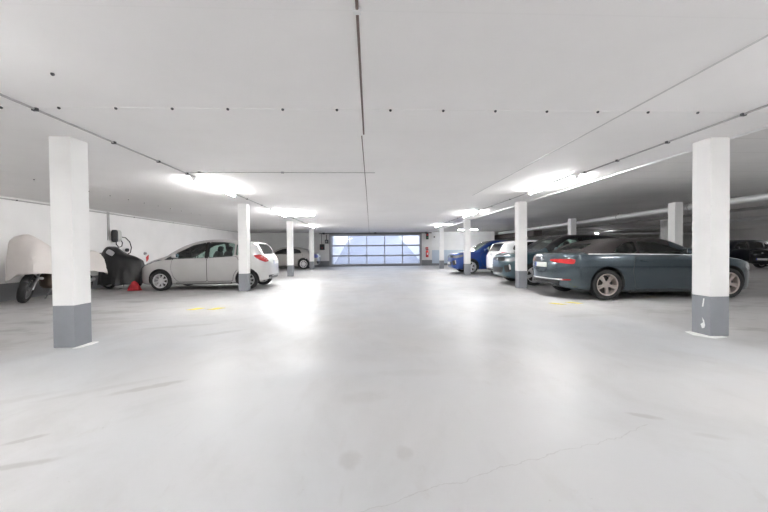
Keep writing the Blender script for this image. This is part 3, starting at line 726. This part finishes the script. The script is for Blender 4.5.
# ---------------------------------------------------------------- gate
door = empty('door_1', ((GX0+GX1)/2, YF, 0)); struct(door, 'wide glazed sectional garage gate in the far wall')
gw = (GX1-GX0)/2
bm = nb()
box(bm, -gw, -gw+.12, -.06, .10, 0, GZ); box(bm, gw-.12, gw, -.06, .10, 0, GZ); box(bm, -gw, gw, -.06, .10, GZ-.12, GZ)
obj('door_frame', bm, M_ALUD, door)
bm = nb()
px0, px1 = -gw+.12, gw-.12
zr = [.0, .17, .74, .80, 1.47, 1.54, 2.14, 2.22]
zr = [(0,.17),(.73,.83),(1.47,1.57),(2.24,2.34)]
for a, b_ in zr: box(bm, px0, px1, -.03, .03, a, b_)
for k in range(6):
    x = px0+(px1-px0)*k/5; w_ = .05 if k in (0,5) else .028
    box(bm, x-w_, x+w_, -.035, .035, .1, 2.34)
obj('gate_rails', bm, M_ALUD, door)
def panemat():
    m = bpy.data.materials.new('gate_acrylic'); m.use_nodes = True; nt = m.node_tree; nt.nodes.clear(); N = nt.nodes.new; Lk = nt.links.new
    out = N('ShaderNodeOutputMaterial'); tr = N('ShaderNodeBsdfTransparent'); tr.inputs[0].default_value = (.93,.95,1,1)
    tl = N('ShaderNodeBsdfTranslucent'); tl.inputs[0].default_value = (.85,.88,.95,1); gl = N('ShaderNodeBsdfGlossy'); gl.inputs['Roughness'].default_value = .08
    a = N('ShaderNodeMixShader'); a.inputs[0].default_value = .22; Lk(tr.outputs[0], a.inputs[1]); Lk(tl.outputs[0], a.inputs[2])
    b = N('ShaderNodeMixShader'); b.inputs[0].default_value = .05; Lk(a.outputs[0], b.inputs[1]); Lk(gl.outputs[0], b.inputs[2]); Lk(b.outputs[0], out.inputs[0])
    return m
M_PANE = panemat()
for r_ in range(3):
    for k in range(5):
        x0 = px0+(px1-px0)*k/5; x1 = px0+(px1-px0)*(k+1)/5
        bx('window_pane', (x0, x1, -.006, .006, zr[r_][1]-.01, zr[r_+1][0]+.01), M_PANE, door)
bx('gate_seal', (px0-.05, px1+.05, -.04, .04, .0, .035), M_BLACK, door)
# guide rail and shaft over the gate
t = tag(empty('gate_shaft', (.4, YF-.30, 2.42)), 'dark torsion shaft with end drums above the gate', 'gate mechanism')
bm = nb(); cyl(bm, (-4.1,0,0), (4.15,0,0), .03); obj('shaft', bm, M_DARKM, t, smooth=40)
for x in (-3.75, 0, 3.75):
    bm = nb(); cyl(bm, (x-.08,0,0), (x+.08,0,0), .065); obj('drum', bm, M_DARKM, t, smooth=40)
# ramp outdoors
M_RAMP = pmat('ramp_concrete', (.20,.225,.28,1), .8, noise=.08, nscale=1.5)
M_RWALL = pmat('ramp_wall', (.92,.92,.92,1), .8, noise=.05, nscale=1)
bm = nb(); RE, RZ = 60, 4.87
v = [bm.verts.new(p) for p in ((-2.75,YF+.1,-.02),(4.05,YF+.1,-.02),(4.05,RE,RZ),(-2.75,RE,RZ),(-2.75,YF+.1,-.3),(4.05,YF+.1,-.3),(4.05,RE,RZ-.3),(-2.75,RE,RZ-.3))]
for f in ((0,1,2,3),(4,7,6,5),(0,4,5,1),(1,5,6,2),(2,6,7,3),(3,7,4,0)): bm.faces.new([v[i] for i in f])
struct(obj('ramp', bm, M_RAMP), 'concrete driveway ramp rising outside the gate')
for x0, x1, l in ((-3.05,-2.75,'white retaining wall on the left of the outdoor ramp'), (4.05,4.35,'white retaining wall on the right of the outdoor ramp')):
    struct(bx('ramp_wall', (x0, x1, YF+.26, 60, -.3, 6.5), M_RWALL), l)
struct(bx('street', (-14, 16, 60, 90, 4.6, 4.87), M_RAMP), 'pale street at the top of the ramp')

# ---------------------------------------------------------------- lamps, conduits
LAMPW = 60.
M_TUBE = pmat('lamp_tube', (.95,.95,.95,1), .4, emit=(1,1,.995,1), estr=LAMPW)
M_TUBE2 = pmat('lamp_tube_added', (.95,.95,.95,1), .4, emit=(1,1,.995,1), estr=LAMPW*1.5)
M_BAT = pmat('batten_white', (.85,.85,.85,1), .4)
def lamp(x, y, label, length=1.9, rz=PI/2, z=ZC, mat=None):
    t = tag(empty('ceiling_lamp', (x, y, z), rz), label, 'lamp', 'fluorescent ceiling lamps')
    h = length/2
    bx('lamp_housing', (-h, h, -.045, .045, -.035, 0), M_BAT, t, bevel=.004)
    bm = nb(); cyl(bm, (-h+.05,0,-.055), (h-.05,0,-.055), .016, 10); obj('lamp_tube', bm, mat or M_TUBE, t, smooth=50)
    for s in (-1, 1): bx('lamp_socket', (s*(h-.03)-.02, s*(h-.03)+.02, -.03, .03, -.08, -.03), M_BAT, t)
lamp(-3.18, 7.3, 'long ceiling lamp in front of the second left column')
lamp(-3.16, 12.1, 'long ceiling lamp between the second and third left columns')
lamp(-2.55, 12.75, 'ceiling lamp set crosswise above the lane, left of the middle', 1.1, 0)
lamp(-3.1, 18.3, 'small looking ceiling lamp by the farthest left column')
lamp(3.81, 7.1, 'long ceiling lamp in front of the second right column')
lamp(3.75, 12.6, 'long ceiling lamp in front of the third right column')
lamp(3.75, 18.4, 'small looking ceiling lamp by the farthest right column')
lamp(6.6, 22.9, 'distant ceiling lamp set crosswise above the blue car', 1.4, 0, ZC+.05)
lamp(-3.18, 1.5, 'ceiling lamp behind the viewer on the left'); lamp(3.81, 1.4, 'ceiling lamp behind the viewer on the right')
lamp(-3.18, -4.2, 'rear ceiling lamp near the back wall on the left'); lamp(3.81, -4.2, 'rear ceiling lamp near the back wall on the right')
lamp(-3.0, 23.2, 'last ceiling lamp on the left beside the gate', 1.2, PI/2)if False else None
lamp(16.3, 24.0, 'single bright lamp far back in the dark right hall', .35, 0, 2.28)

for q_ in ((11.5,-1.5),(11.5,4.0),(18.5,4.0),(18.5,10.0),(24.5,12.0),(25.5,18.5)): lamp(q_[0], q_[1], 'added ceiling lamp for the right hall, outside the view, %s' % {(11.5,-1.5):'nearest the back wall',(11.5,4.0):'level with the near columns',(18.5,4.0):'in the middle of the hall',(18.5,10.0):'before the black cars',(24.5,12.0):'by the right wall',(25.5,18.5):'over the last bays'}[q_], 1.2, PI/2, ZC, M_TUBE2)  # lamps out of view, added to brighten the dark right hall
def conduit(name, pts, r, mat, label, clips=(), clipm=None, cat='conduit'):
    o0 = Vector(pts[0]); t = tag(empty(name, pts[0]), label, cat)
    bm = nb(); tube(bm, [Vector(p)-o0 for p in pts], r, 8); obj('pipe_run' if cat == 'pipe' else 'cable_run', bm, mat, t, smooth=60)
    for c in clips:
        q = Vector(c)-o0; bx('clip', (q.x-.022, q.x+.022, q.y-.015, q.y+.015, q.z-.016, q.z+.014), clipm or M_DARKM, t)
z = ZC-.012
conduit('ceiling_conduit', [(-3.16,.5,z),(-3.16,6.35,z)], .011, M_CONDUIT, 'grey conduit running along the ceiling to the first left lamp', [(-3.16,y,z) for y in (2.4,3.4,4.4,5.3,6.1)])
conduit('ceiling_conduit', [(-3.16,8.25,z),(-3.16,11.1,z)], .011, M_CONDUIT, 'grey conduit between the first and second left lamps', [(-3.16,y,z) for y in (9.0,10.2)])
conduit('ceiling_conduit', [(-3.14,13.1,z),(-3.1,17.3,z)], .011, M_CONDUIT, 'grey conduit between the second and third left lamps', [(-3.12,y,z) for y in (14.2,16)])
conduit('ceiling_conduit', [(3.86,.5,z),(3.86,6.1,z)], .011, M_CONDUIT, 'grey conduit running along the ceiling to the first right lamp', [(3.86,y,z) for y in (2.3,3.4,4.3,5.2,6.0)])
conduit('ceiling_conduit', [(3.84,8.1,z),(3.80,11.6,z)], .011, M_CONDUIT, 'grey conduit between the first and second right lamps', [(3.82,y,z) for y in (9.2,10.6)])
conduit('ceiling_conduit', [(3.79,13.6,z),(3.77,17.4,z)], .011, M_CONDUIT, 'grey conduit between the second and third right lamps', [(3.78,y,z) for y in (14.6,16.2)])
conduit('ceiling_conduit', [(-3.12,6.0,z),(.10,6.04,z)], .006, M_CONDUIT, 'thin conduit crossing the ceiling from the first left lamp to the middle', [(-2.9,6.0,z),(-1.5,6.02,z)], M_CONDUIT)
conduit('ceiling_cable', [(-.06,.8,z),(-.06,4.05,z)], .009, M_CABLE, 'dark brown cable run overhead along the middle of the ceiling', [(-.06,1.98,z)], M_WHITEP, 'cable')
conduit('ceiling_cable', [(-.085,4.12,z),(-.07,8,z),(-.05,24.9,z)], .006, M_CABLE, 'thinner brown cable continuing along the ceiling to the gate', [(-.05,24.6,z-.02)], M_DARKM, 'cable')
conduit('wall_conduit', [(XL+.03,4,2.44),(XL+.03,24,2.44)], .016, M_CONDUIT, 'grey conduit along the top of the left wall', [(XL+.03,y,2.44) for y in (7,8.8,10.5,13,15.5,18)])
conduit('foil_pipe', [(9.72,2,2.35),(9.68,8,2.35),(9.66,25.2,2.35)], .095, M_PIPE, 'large silver insulated pipe under the ceiling on the right', [], None, 'pipe')
FP = bpy.data.objects['foil_pipe']
for yy in range(4, 25, 3):
    q_ = nb(); lathe(q_, [(.095,-.02),(.104,-.02),(.104,.02),(.095,.02)], 24, Matrix.Translation((-.04,yy-2,0))); box(q_, -.05,-.03,yy-2.012,yy-1.988,.09,.154); obj('pipe_hanger', q_, M_CONDUIT, FP, smooth=40)
conduit('service_pipe', [(12.6,2,2.40),(12.6,30,2.40)], .05, M_CONDUIT, 'thin grey pipe under the ceiling farther right than the silver pipe', [], None, 'pipe')
conduit('service_pipe', [(17.1,26.0,2.30),(27,26.0,2.30)], .07, M_PIPE, 'pale pipe running crosswise deep in the right hall', [], None, 'pipe')
conduit('service_pipe', [(10.2,19.0,2.20),(16.6,19.0,2.20)], .03, M_CONDUIT, 'thin grey pipe crossing the ceiling of the right hall', [], None, 'pipe')
conduit('service_pipe', [(16.8,2,2.38),(16.8,31,2.38)], .09, M_PIPE, 'wide pale pipe seen at the far right edge under the ceiling', [], None, 'pipe')
t = tag(bx('ventilation_duct', (9.95, 10.5, 20.5, 31, 1.95, 2.28), pmat('duct_brown', (.10,.085,.08,1), .7), bevel=.01), 'dark brown ventilation duct hanging behind the blue car', 'duct')
# anchors in the ceiling: a row above, one along the left bays
bm = nb(); ellipsoid(bm, (0,0,-.006), (.014,.014,.014), 10); anc0 = obj('ceiling_anchor', bm, M_DARKM, None, smooth=60)
tag(anc0, 'small dark ceiling anchor in the row crossing the lane', 'anchor', 'ceiling anchors across the lane'); anc0.location = (-3.97, 3.38, ZC)
for k in range(1, 16):
    c = anc0.copy(); COL.objects.link(c); c.location = (-3.97+.523*k, 3.38, ZC)
for k in range(12):
    c = anc0.copy(); COL.objects.link(c); c.location = (-6.2, 6.0+.62*k, ZC); c.scale = (.8,.8,.8)
    c['label'] = 'small ceiling anchor in the row above the left parking bays'; c['group'] = 'ceiling anchors above the left bays'
o = anc0.copy(); COL.objects.link(o); o.location = (-2.42, 2.75, ZC); o['label'] = 'single dark fixing on the ceiling, apart from the anchor row'; del o['group']; o['category'] = 'anchor'

# ---------------------------------------------------------------- small things on the walls
# charger on the left wall
t = tag(empty('wall_charger', (XL, 12.0, 1.25)), 'silver and black wall charger with a looped cable on the left wall', 'car charger')
bm = nb(); rbox(bm, (.10, .03, .46), (.09,.15,.20), 5); obj('charger_case', bm, pmat('charger_silver', (.50,.50,.48,1), .35, .3), t, smooth=50)
bm = nb(); rbox(bm, (.12, -.10, .45), (.09,.06,.21), 5); obj('charger_front', bm, M_BLACK, t, smooth=50)
bm = nb(); tube(bm, [(.12,y-12,z_-1.25) for y, z_ in ((11.96,1.55),(11.97,1.42),(12.08,1.32),(12.22,1.36),(12.26,1.48),(12.16,1.60),(12.22,1.68),(12.42,1.66),(12.62,1.52),(12.70,1.32),(12.64,1.14),(12.5,1.08))], .017, 8); obj('charging_cable', bm, M_BLACK, t, smooth=60)
bm = nb(); rbox(bm, (.12,.48,-.02), (.05,.07,.06), 3); obj('charging_plug', bm, M_BLACK, t, smooth=60)
bm = nb(); cyl(bm, (.02,-.27,.3), (.02,-.27,1.24), .012, 8); cyl(bm, (.02,-.20,.3), (.02,-.20,1.24), .012, 8); obj('supply_conduit', bm, M_CONDUIT, t, smooth=60)
t = tag(empty('wall_socket', (XL, 13.6, 1.10)), 'small grey round socket on the left wall above the hatchback bonnet', 'socket')
bm = nb(); lathe(bm, [(.001,0),(.06,0),(.055,.05),(.001,.05)], 20, Matrix.Rotation(-PI/2, 4, 'Z')); obj('socket_body', bm, M_CONDUIT, t, smooth=40)
bm = nb(); box(bm, .05, .056, -.02, .02, -.02, .02); obj('socket_face', bm, M_DARKM, t)
M_REDP = pmat('red_plastic', (.55,.03,.03,1), .45); M_REDC2 = pmat('red_cloth', (.42,.02,.03,1), .7, noise=.3, nscale=15)
t = tag(empty('warning_pennant', (XL, 13.75, .78)), 'red and white pennant hanging on the left wall above the hatchback bonnet', 'pennant')
bm = nb(); a = [bm.verts.new(p) for p in ((0,-.05,.0),(0,-.07,.18),(0,.07,.27),(0,.06,.10),(.02,-.05,.0),(.02,-.07,.18),(.02,.07,.27),(.02,.06,.10))]
for f in ((0,1,2,3),(4,7,6,5),(0,4,5,1),(1,5,6,2),(2,6,7,3),(3,7,4,0)): bm.faces.new([a[i] for i in f])
obj('red_flag', bm, M_REDP, t)
bm = nb(); box(bm, 0, .02, -.02, .07, .27, .38); obj('white_flag', bm, M_WHITEP, t)
# boxes and devices near the gate
t = tag(empty('gate_motor_box', (-3.5, YF, 1.15)), 'black control box on the far wall left of the gate', 'control box')
bx('box_case', (-.17, .17, -.18, 0, .08, .50), M_BLACK, t, bevel=.02); bx('box_button', (-.03, .03, -.20, -.18, .2, .26), M_REDP, t); bm = nb(); cyl(bm, (-.05,-.04,.5), (-.05,-.04,1.25), .018, 8); obj('supply_conduit', bm, M_DARKM, t, smooth=60)
t = tag(empty('gate_drive', (-3.15, YF, 1.85)), 'dark gate drive bracket high beside the left edge of the gate', 'gate drive')
bx('drive_case', (-.14, .10, -.22, 0, -.15, .12), M_DARKM, t, bevel=.02); bx('drive_arm', (-.05, .0, -.12, -.06, .12, .50), M_DARKM, t); bm = nb(); cyl(bm, (-.02,-.24,-.02), (-.02,-.18,-.02), .07, 16); obj('drive_wheel', bm, M_STEEL, t, smooth=40)
t = tag(empty('signal_lamp', (4.26, YF, 1.95)), 'dark two lens signal lamp hanging high right of the gate', 'signal lamp')
bx('signal_case', (-.09, .09, -.16, 0, .0, .46), M_BLACK, t, bevel=.015)
for zz, mm in ((.33, M_REDP), (.13, pmat('green_lens', (.02,.2,.05,1), .3))):
    bm = nb(); cyl(bm, (0,-.18,zz), (0,-.155,zz), .06, 18); obj('signal_lens', bm, mm, t, smooth=40)
t = tag(empty('wall_camera', (4.78, YF, 2.1)), 'tiny dark device on the far wall right of the signal lamp', 'camera')
bx('camera_bracket', (-.03, .03, -.06, 0, -.02, .06), M_DARKM, t); bm = nb(); cyl(bm, (0,-.18,.02), (0,-.05,.02), .05, 14); obj('camera_body', bm, M_DARKM, t, smooth=40)
t = tag(empty('fire_extinguisher', (4.24, YF-.12, .62)), 'red fire extinguisher hanging on the far wall right of the gate', 'fire extinguisher')
bm = nb(); lathe(bm, [(.001,0),(.09,0),(.1,.02),(.1,.42),(.07,.5),(.03,.53),(.03,.56),(.001,.56)], 24, Matrix.Rotation(PI/2, 4, 'X')); obj('cylinder_body', bm, M_REDP, t, smooth=40)
bm = nb(); tube(bm, [(.03,0,.57),(.12,-.02,.56),(.14,-.02,.4),(.13,-.02,.2)], .014, 8); obj('hose', bm, M_BLACK, t, smooth=60)
bx('wall_bracket', (-.03, .03, .08, .12, .3, .36), M_DARKM, t); bx('valve_lever', (-.06, .07, -.015, .015, .56, .60), M_BLACK, t)
bx('label_band', (-.05, .05, -.104, -.098, .18, .33), M_WHITEP, t)
o = tag(bx('extinguisher_sign', (4.14, 4.34, YF-.012, YF, 1.18, 1.38), pmat('sign_red', (.6,.08,.08,1), .4)), 'small faded red sign above the fire extinguisher', 'sign')
bx('sign_symbol', (-.02, .02, -.003, .0, -.05, .05), M_WHITEP, o).location = (4.24, YF-.012, 1.28)

# ---------------------------------------------------------------- covered motorcycle
def covered(name, stations, hem, mat, label, seed, fold=.035, nf=7, tilt=0., parent=None):
    """stations: list of (centre x, y, half width low, half width high, top z); hem(u, side)->z"""
    rnd = random.Random(seed); bm = nb(); rings = []; n = 26; ph = rnd.random()*6
    for i, (cx, cy, wl, wh, zt, dx, dy) in enumerate(stations):
        ring = []
        for k in range(n+1):
            a = -1+2*k/n   # -1 left hem .. 1 right hem
            s = abs(a); sg = 1 if a >= 0 else -1
            hz = hem(i/(len(stations)-1), sg)
            if s < .35: q = s/.35; off = wh*q; zz = zt-.05*q*q
            else: q = (s-.35)/.65; off = wh+(wl-wh)*q**.8; zz = zt-.05-(zt-.05-hz)*q
            zz -= tilt*max(0, a)*(1-max(0, (s-.35)/.65))
            f = fold*(.2+q*.8 if s >= .35 else .2)*(math.sin(i*nf*.55+sg*1.7+ph+zz*3)+.6*math.sin(i*1.9+k*.8+ph*2))
            off += f + ((.022*math.sin(k*2.3+i*2.9+ph)+.03*math.sin(i*2.1+sg)*(s-.35)) if s > .35 else 0)
            ring.append(bm.verts.new((cx+sg*off*dx, cy+sg*off*dy, zz+.012*math.sin(i*1.3+k))))
        rings.append(ring)
    for a, b in zip(rings, rings[1:]):
        for k in range(n): bm.faces.new((a[k], a[k+1], b[k+1], b[k]))
    # close the ends with hanging cloth
    for ring in (rings[0], rings[-1]):
        m = n//2; c = bm.verts.new((sum(v.co.x for v in ring)/len(ring), sum(v.co.y for v in ring)/len(ring), max(ring[0].co.z, ring[-1].co.z)))
        for k in range(n): bm.faces.new((ring[k], ring[k+1], c))
    o = obj(name, bm, mat, parent, smooth=70)
    so = o.modifiers.new('s', 'SOLIDIFY'); so.thickness = .006; so.offset = 1
    sb = o.modifiers.new('u', 'SUBSURF'); sb.levels = 1; sb.render_levels = 1
    if label: tag(o, label, 'cover')
    return o
M_CLOTH = pmat('cream_sheet', srgb(212,206,202), .85, noise=.05, nscale=3, bump=.3, bscale=12)
M_CLOTHG = pmat('black_tarp', (.012,.012,.013,1), .42, noise=.2, nscale=6, bump=.5, bscale=9)
N_ = 14
st = []
for i in range(N_):
    u = i/(N_-1); y = 7.85+2.25*u; cx = -7.72+.06*u
    zt = pchip([(0,1.42),(.1,1.60),(.2,1.46),(.4,1.22),(.7,1.10),(.88,1.20),(1,1.12)])(u)
    wl = pchip([(0,.34),(.1,.40),(.35,.38),(.8,.32),(1,.18)])(u); wh = pchip([(0,.26),(.1,.32),(.3,.24),(.6,.18),(1,.13)])(u)
    st.append((cx, y, wl, wh, zt, 1, 0))
covered('motorcycle_cover', st, lambda u, s: (.66+.02*math.sin(u*30)-.14*max(0,u-.7)/.3) if s > 0 else (.42+.24*min(1, u*10)), M_CLOTH, 'cream cloth cover draped over the motorcycle behind the nearest left column', 3, .04, 9, .45)
mc = tag(empty('motorcycle', (-7.86, 8.15, 0)), 'motorcycle under a cream cover, its front wheel showing by the left wall', 'motorcycle')
T = Matrix.Rotation(math.radians(30), 4, 'Z') @ Matrix.Rotation(math.radians(13), 4, 'Y')
def mcwheel(cx, cy, M):
    Tm = Matrix.Translation((cx, cy, .315)) @ M @ Matrix.Rotation(PI/2, 4, 'Z')
    bm = nb(); lathe(bm, [(.22,-.045),(.27,-.075),(.305,-.05),(.32,0),(.305,.05),(.27,.075),(.22,.045)], 36, Tm); w = obj('wheel', bm, M_RUBBER, mc, smooth=40)
    bm = nb(); lathe(bm, [(.22,-.05),(.225,.05),(.2,.045),(.2,-.045)], 36, Tm); lathe(bm, [(.001,-.06),(.045,-.06),(.045,.06),(.001,.06)], 16, Tm)
    for k in range(6):
        A = Tm @ Matrix.Rotation(k*PI/3, 4, 'Y'); box(bm, .03, .21, -.015, .015, -.014, .014, M=A)
    obj('rim', bm, M_STEEL, w, smooth=30)
    bm = nb(); lathe(bm, [(.06,.055),(.15,.055),(.15,.062),(.06,.062)], 30, Tm); obj('brake_disc', bm, M_STEEL, w, smooth=30)
mcwheel(0, 0, T); mcwheel(.08, 1.42, Matrix.Rotation(math.radians(5), 4, 'Y'))
Mf = T
for s in (-1, 1):
    bm = nb(); tube(bm, [Mf @ Vector((s*.10, 0, 0)) + Vector((0,0,.315)), Mf @ Vector((s*.10, .28, .62)) + Vector((0,0,.315))], .026, 10); obj('fork_leg', bm, M_STEEL, mc, smooth=50)
    bm = nb(); c = Mf @ Vector((s*.20, -.04, .29)) + Vector((0,0,.315)); ellipsoid(bm, c, (.05,.045,.035), 12); cyl(bm, c, Mf @ Vector((s*.08,.05,.33)) + Vector((0,0,.315)), .01, 6); obj('indicator', bm, M_SATIN, mc, smooth=60)
bm = nb()
Tm = Matrix.Translation((0,0,.315)) @ T @ Matrix.Rotation(PI/2, 4, 'Z')
pr = []
for k in range(14):
    a = math.radians(35+ k*9)
    ring = []
    for wv, rr in ((-.075,.325),(-.06,.35),(0,.365),(.06,.35),(.075,.325)):
        ring.append(bm.verts.new(Tm @ Vector((rr*math.cos(a), wv, rr*math.sin(a)))))
    pr.append(ring)
for a, b in zip(pr, pr[1:]):
    for k in range(4): bm.faces.new((a[k], a[k+1], b[k+1], b[k]))
o = obj('mudguard', bm, M_BLACK, mc, smooth=60); o.modifiers.new('s', 'SOLIDIFY').thickness = .006
bm = nb(); rbox(bm, (.05,.62,.48), (.17,.26,.20), 4); rbox(bm, (.05,.55,.72), (.12,.16,.1), 4); obj('engine', bm, pmat('engine_bronze', (.12,.09,.07,1), .45, .6), mc, smooth=50)
bm = nb(); rbox(bm, (.05,.6,.95), (.14,.30,.12), 3); obj('fuel_tank', bm, M_BLACK, mc, smooth=50)
bm = nb(); rbox(bm, (.08,1.25,.93), (.13,.42,.06), 3.5); obj('saddle', bm, M_BLACK, mc, smooth=50)
bm = nb(); tube(bm, [(.16,.45,.42),(.22,.7,.28),(.24,1.1,.30),(.25,1.6,.42)], [.022,.025,.045,.05], 12); obj('exhaust', bm, M_STEEL, mc, smooth=50)
bm = nb(); tube(bm, [(-.02,.12,.95),(.05,.3,1.0),(.08,.9,.85),(.08,1.42,.34)], .028, 10); tube(bm, [(.0,.3,.9),(.03,.5,.35),(.06,.95,.3),(.08,1.42,.33)], .025, 10); obj('frame', bm, M_DARKM, mc, smooth=50)
bm = nb(); tube(bm, [(-.38,.28,1.06),(-.12,.2,1.1),(.15,.17,1.1),(.36,.25,1.06)], .016, 10); obj('handlebar', bm, M_BLACK, mc, smooth=50)
bm = nb(); cyl(bm, (-.05,.75,.35), (-.25,.72,.0), .014, 8); obj('side_stand', bm, M_STEEL, mc, smooth=50)

# covered scooter
sc = tag(empty('scooter', (-7.90, 11.25, 0)), 'scooter under a black cover in front of the silver hatchback, only its feet showing', 'scooter')
ang = math.radians(12); 
for x in (-.36, .36):
    Tm = Matrix.Translation((x, x*.2, .2)) @ Matrix.Rotation(ang, 4, 'Z')
    bm = nb(); lathe(bm, [(.13,-.05),(.18,-.055),(.2,0),(.18,.055),(.13,.05)], 28, Tm); w = obj('wheel', bm, M_RUBBER, sc, smooth=40)
    bm = nb(); lathe(bm, [(.001,-.04),(.132,-.045),(.132,.045),(.001,.04)], 24, Tm); obj('rim', bm, M_ALLOY, w, smooth=40)
bm = nb(); rbox(bm, (.0,.02,.42), (.45,.15,.16), 4); rbox(bm, (.12,.05,.68), (.36,.14,.12), 4); rbox(bm, (-.42,-.08,.72), (.08,.2,.38), 4); obj('scooter_body', bm, M_BLACK, sc, smooth=50)
for s in (-.12, .12):
    bm = nb(); tube(bm, [(.2,s,.28),(.15,s*1.8,.02),(.06,s*1.8,.012)], .014, 8); obj('centre_stand', bm, M_CHROME, sc, smooth=50)
bm = nb(); tube(bm, [(-.5,-.38,1.1),(-.42,-.1,1.15),(-.38,.3,1.1)], .015, 8); obj('handlebar', bm, M_BLACK, sc, smooth=50)
st = []
for i in range(N_):
    u = i/(N_-1); x = -8.50+1.22*u; y = 11.2+.1*u
    zt = pchip([(0,.95),(.12,1.22),(.27,1.36),(.40,1.22),(.6,1.08),(.85,.98),(1,.86)])(u)
    wl = pchip([(0,.20),(.3,.42),(.7,.36),(1,.2)])(u); wh = pchip([(0,.1),(.3,.26),(.7,.2),(1,.1)])(u)
    st.append((x, y, wl, wh, zt, 0, 1))
cv = covered('scooter_cover', st, lambda u, s: .13+.03*math.sin(u*21+s), M_CLOTHG, 'black tarpaulin cover over the scooter against the left wall', 5, .045, 6)
bm = nb(); rbox(bm, (0,0,0), (.13,.012,.075), 4, Matrix.Rotation(.5, 4, 'Y')); o = obj('clear_patch', bm, pmat('reflective_patch', (.42,.42,.43,1), .4), cv, smooth=50); o.location = (-7.98, 10.87, 1.14); o.rotation_euler = (-.35,0,0)
# red sheet and red bag on the floor before the hatchback
bm = nb(); rings = []
for i in range(9):
    ring = []
    for k in range(13):
        a = PI*k/12; u = i/8
        ring.append(bm.verts.new((-7.16+.30*u, 10.50+.12*math.cos(a)*(1-.3*u), max(.004, (.24*math.sin(PI*(.15+.8*u))+.02)*math.sin(a)*(1+.15*math.sin(k*1.7+i))))))
    rings.append(ring)
for a, b in zip(rings, rings[1:]):
    for k in range(12): bm.faces.new((a[k], a[k+1], b[k+1], b[k]))
bm.faces.new(rings[0]); bm.faces.new(rings[-1])
tag(obj('red_bag', bm, M_REDC2, None, smooth=60), 'red fabric bag slumped on the floor in front of the silver hatchback', 'bag')

# ---------------------------------------------------------------- cars
P_SILVER = carpaint('paint_silver', srgb(198,197,196), .5, .35)
P_SILVER2 = carpaint('paint_silver_far', srgb(168,166,162), .5, .35)
P_BLUE = carpaint('paint_blue', srgb(20,62,138), .3, .3)
P_WHITE = carpaint('paint_white', srgb(236,236,238), 0., .3)
P_TEAL = carpaint('paint_teal', srgb(56,82,92), .3, .32)
P_GREY = carpaint('paint_slate', srgb(66,79,87), .6, .24)
P_DARK = carpaint('paint_black', srgb(22,24,30), .2, .3)
P_DARK2 = carpaint('paint_black_blue', srgb(26,30,42), .2, .3)
P_ROOF = pmat('roof_black', (.012,.012,.014,1), .15, coat=1)

def place(name, label, S, nose_x, near_y, heading):
    """heading 'L': nose to -X, near flank at near_y facing the viewer; 'R': nose to +X"""
    L, W = S['L'], S['W']
    if heading == 'L': return build_car(name, label, S, (nose_x+L/2, near_y+W/2, 0), PI)
    return build_car(name, label, S, (nose_x-L/2, near_y+W/2, 0), 0)

place('hatchback_car', 'silver five door hatchback nosed towards the left wall, behind the second left column', spec_hatch(P_SILVER), -6.96, 10.26, 'L')
place('saloon_car', 'silver grey saloon by the far wall, behind the third and fourth left columns', spec_sedan(P_SILVER2, glass=M_GLASSD), -7.8, 21.9, 'L')
place('compact_car', 'bright blue small SUV behind the third right column', spec_suv(P_BLUE), 3.86, 15.75, 'L')
place('hatchback_car', 'white hatchback parked tail out between the blue car and the teal car', spec_hatch(P_WHITE, glass=M_GLASSD), 8.80, 12.95, 'R')
place('compact_car', 'teal small SUV with black roof behind the second right column', spec_suv(P_TEAL, plates=[(4.2,.72,-1)], roof=dict(name='roof', d=(1.3,3.95), lift=.03, mat=P_ROOF, label='black roof and pillars')), 4.2, 10.3, 'L')
place('convertible_car', 'slate grey convertible with dark cloth roof parked tail out on the right', spec_cabrio(P_GREY), 8.81, 7.2, 'R')
place('estate_car', 'black car deep in the right hall, its pale number plate showing at the edge', spec_suv(P_DARK, glass=M_GLASSD), 20.5, 16.2, 'L')
place('estate_car', 'dark blue car deep in the right hall just beside the nearest right column', spec_suv(P_DARK2, glass=M_GLASSD), 19.4, 18.8, 'L')

# ---------------------------------------------------------------- light from outdoors
w = bpy.data.worlds.new('world'); SC.world = w; w.use_nodes = True; nt = w.node_tree
bg = nt.nodes['Background']; sky = nt.nodes.new('ShaderNodeTexSky'); sky.sky_type = 'NISHITA'; sky.sun_elevation = math.radians(50); sky.sun_rotation = math.radians(200); sky.sun_disc = False
sky.sun_intensity = .3
hs = nt.nodes.new('ShaderNodeHueSaturation'); hs.inputs['Saturation'].default_value = .35
nt.links.new(sky.outputs[0], hs.inputs['Color']); nt.links.new(hs.outputs[0], bg.inputs[0]); bg.inputs[1].default_value = .17

# ---------------------------------------------------------------- camera
f, yaw, pitch, roll, h = 342.6621, .0407, -.0147, -.0092, 1.1136
cy, sy, cp, sp_, cr, sr = math.cos(yaw), math.sin(yaw), math.cos(pitch), math.sin(pitch), math.cos(roll), math.sin(roll)
F = Vector((sy*cp, cy*cp, sp_)); Rr = Vector((cy, -sy, 0)); U = Rr.cross(F)
r2 = Rr*cr + U*sr; u2 = -Rr*sr + U*cr
cam = bpy.data.cameras.new('camera'); co = bpy.data.objects.new('camera', cam); COL.objects.link(co)
cam.sensor_width = 36; cam.lens = f/768*36; cam.clip_start = .05; cam.clip_end = 300
M = Matrix((r2, u2, -F)).transposed().to_4x4(); M.translation = (0, 0, h); co.matrix_world = M
SC.camera = co
SC.view_settings.view_transform = 'Standard'; SC.view_settings.look = 'None'; SC.view_settings.gamma = 1; SC.view_settings.use_curve_mapping = False
SC.view_settings.exposure = 2.38
SC.cycles.max_bounces = 16; SC.cycles.diffuse_bounces = 10; SC.cycles.glossy_bounces = 6; SC.cycles.transparent_max_bounces = 16
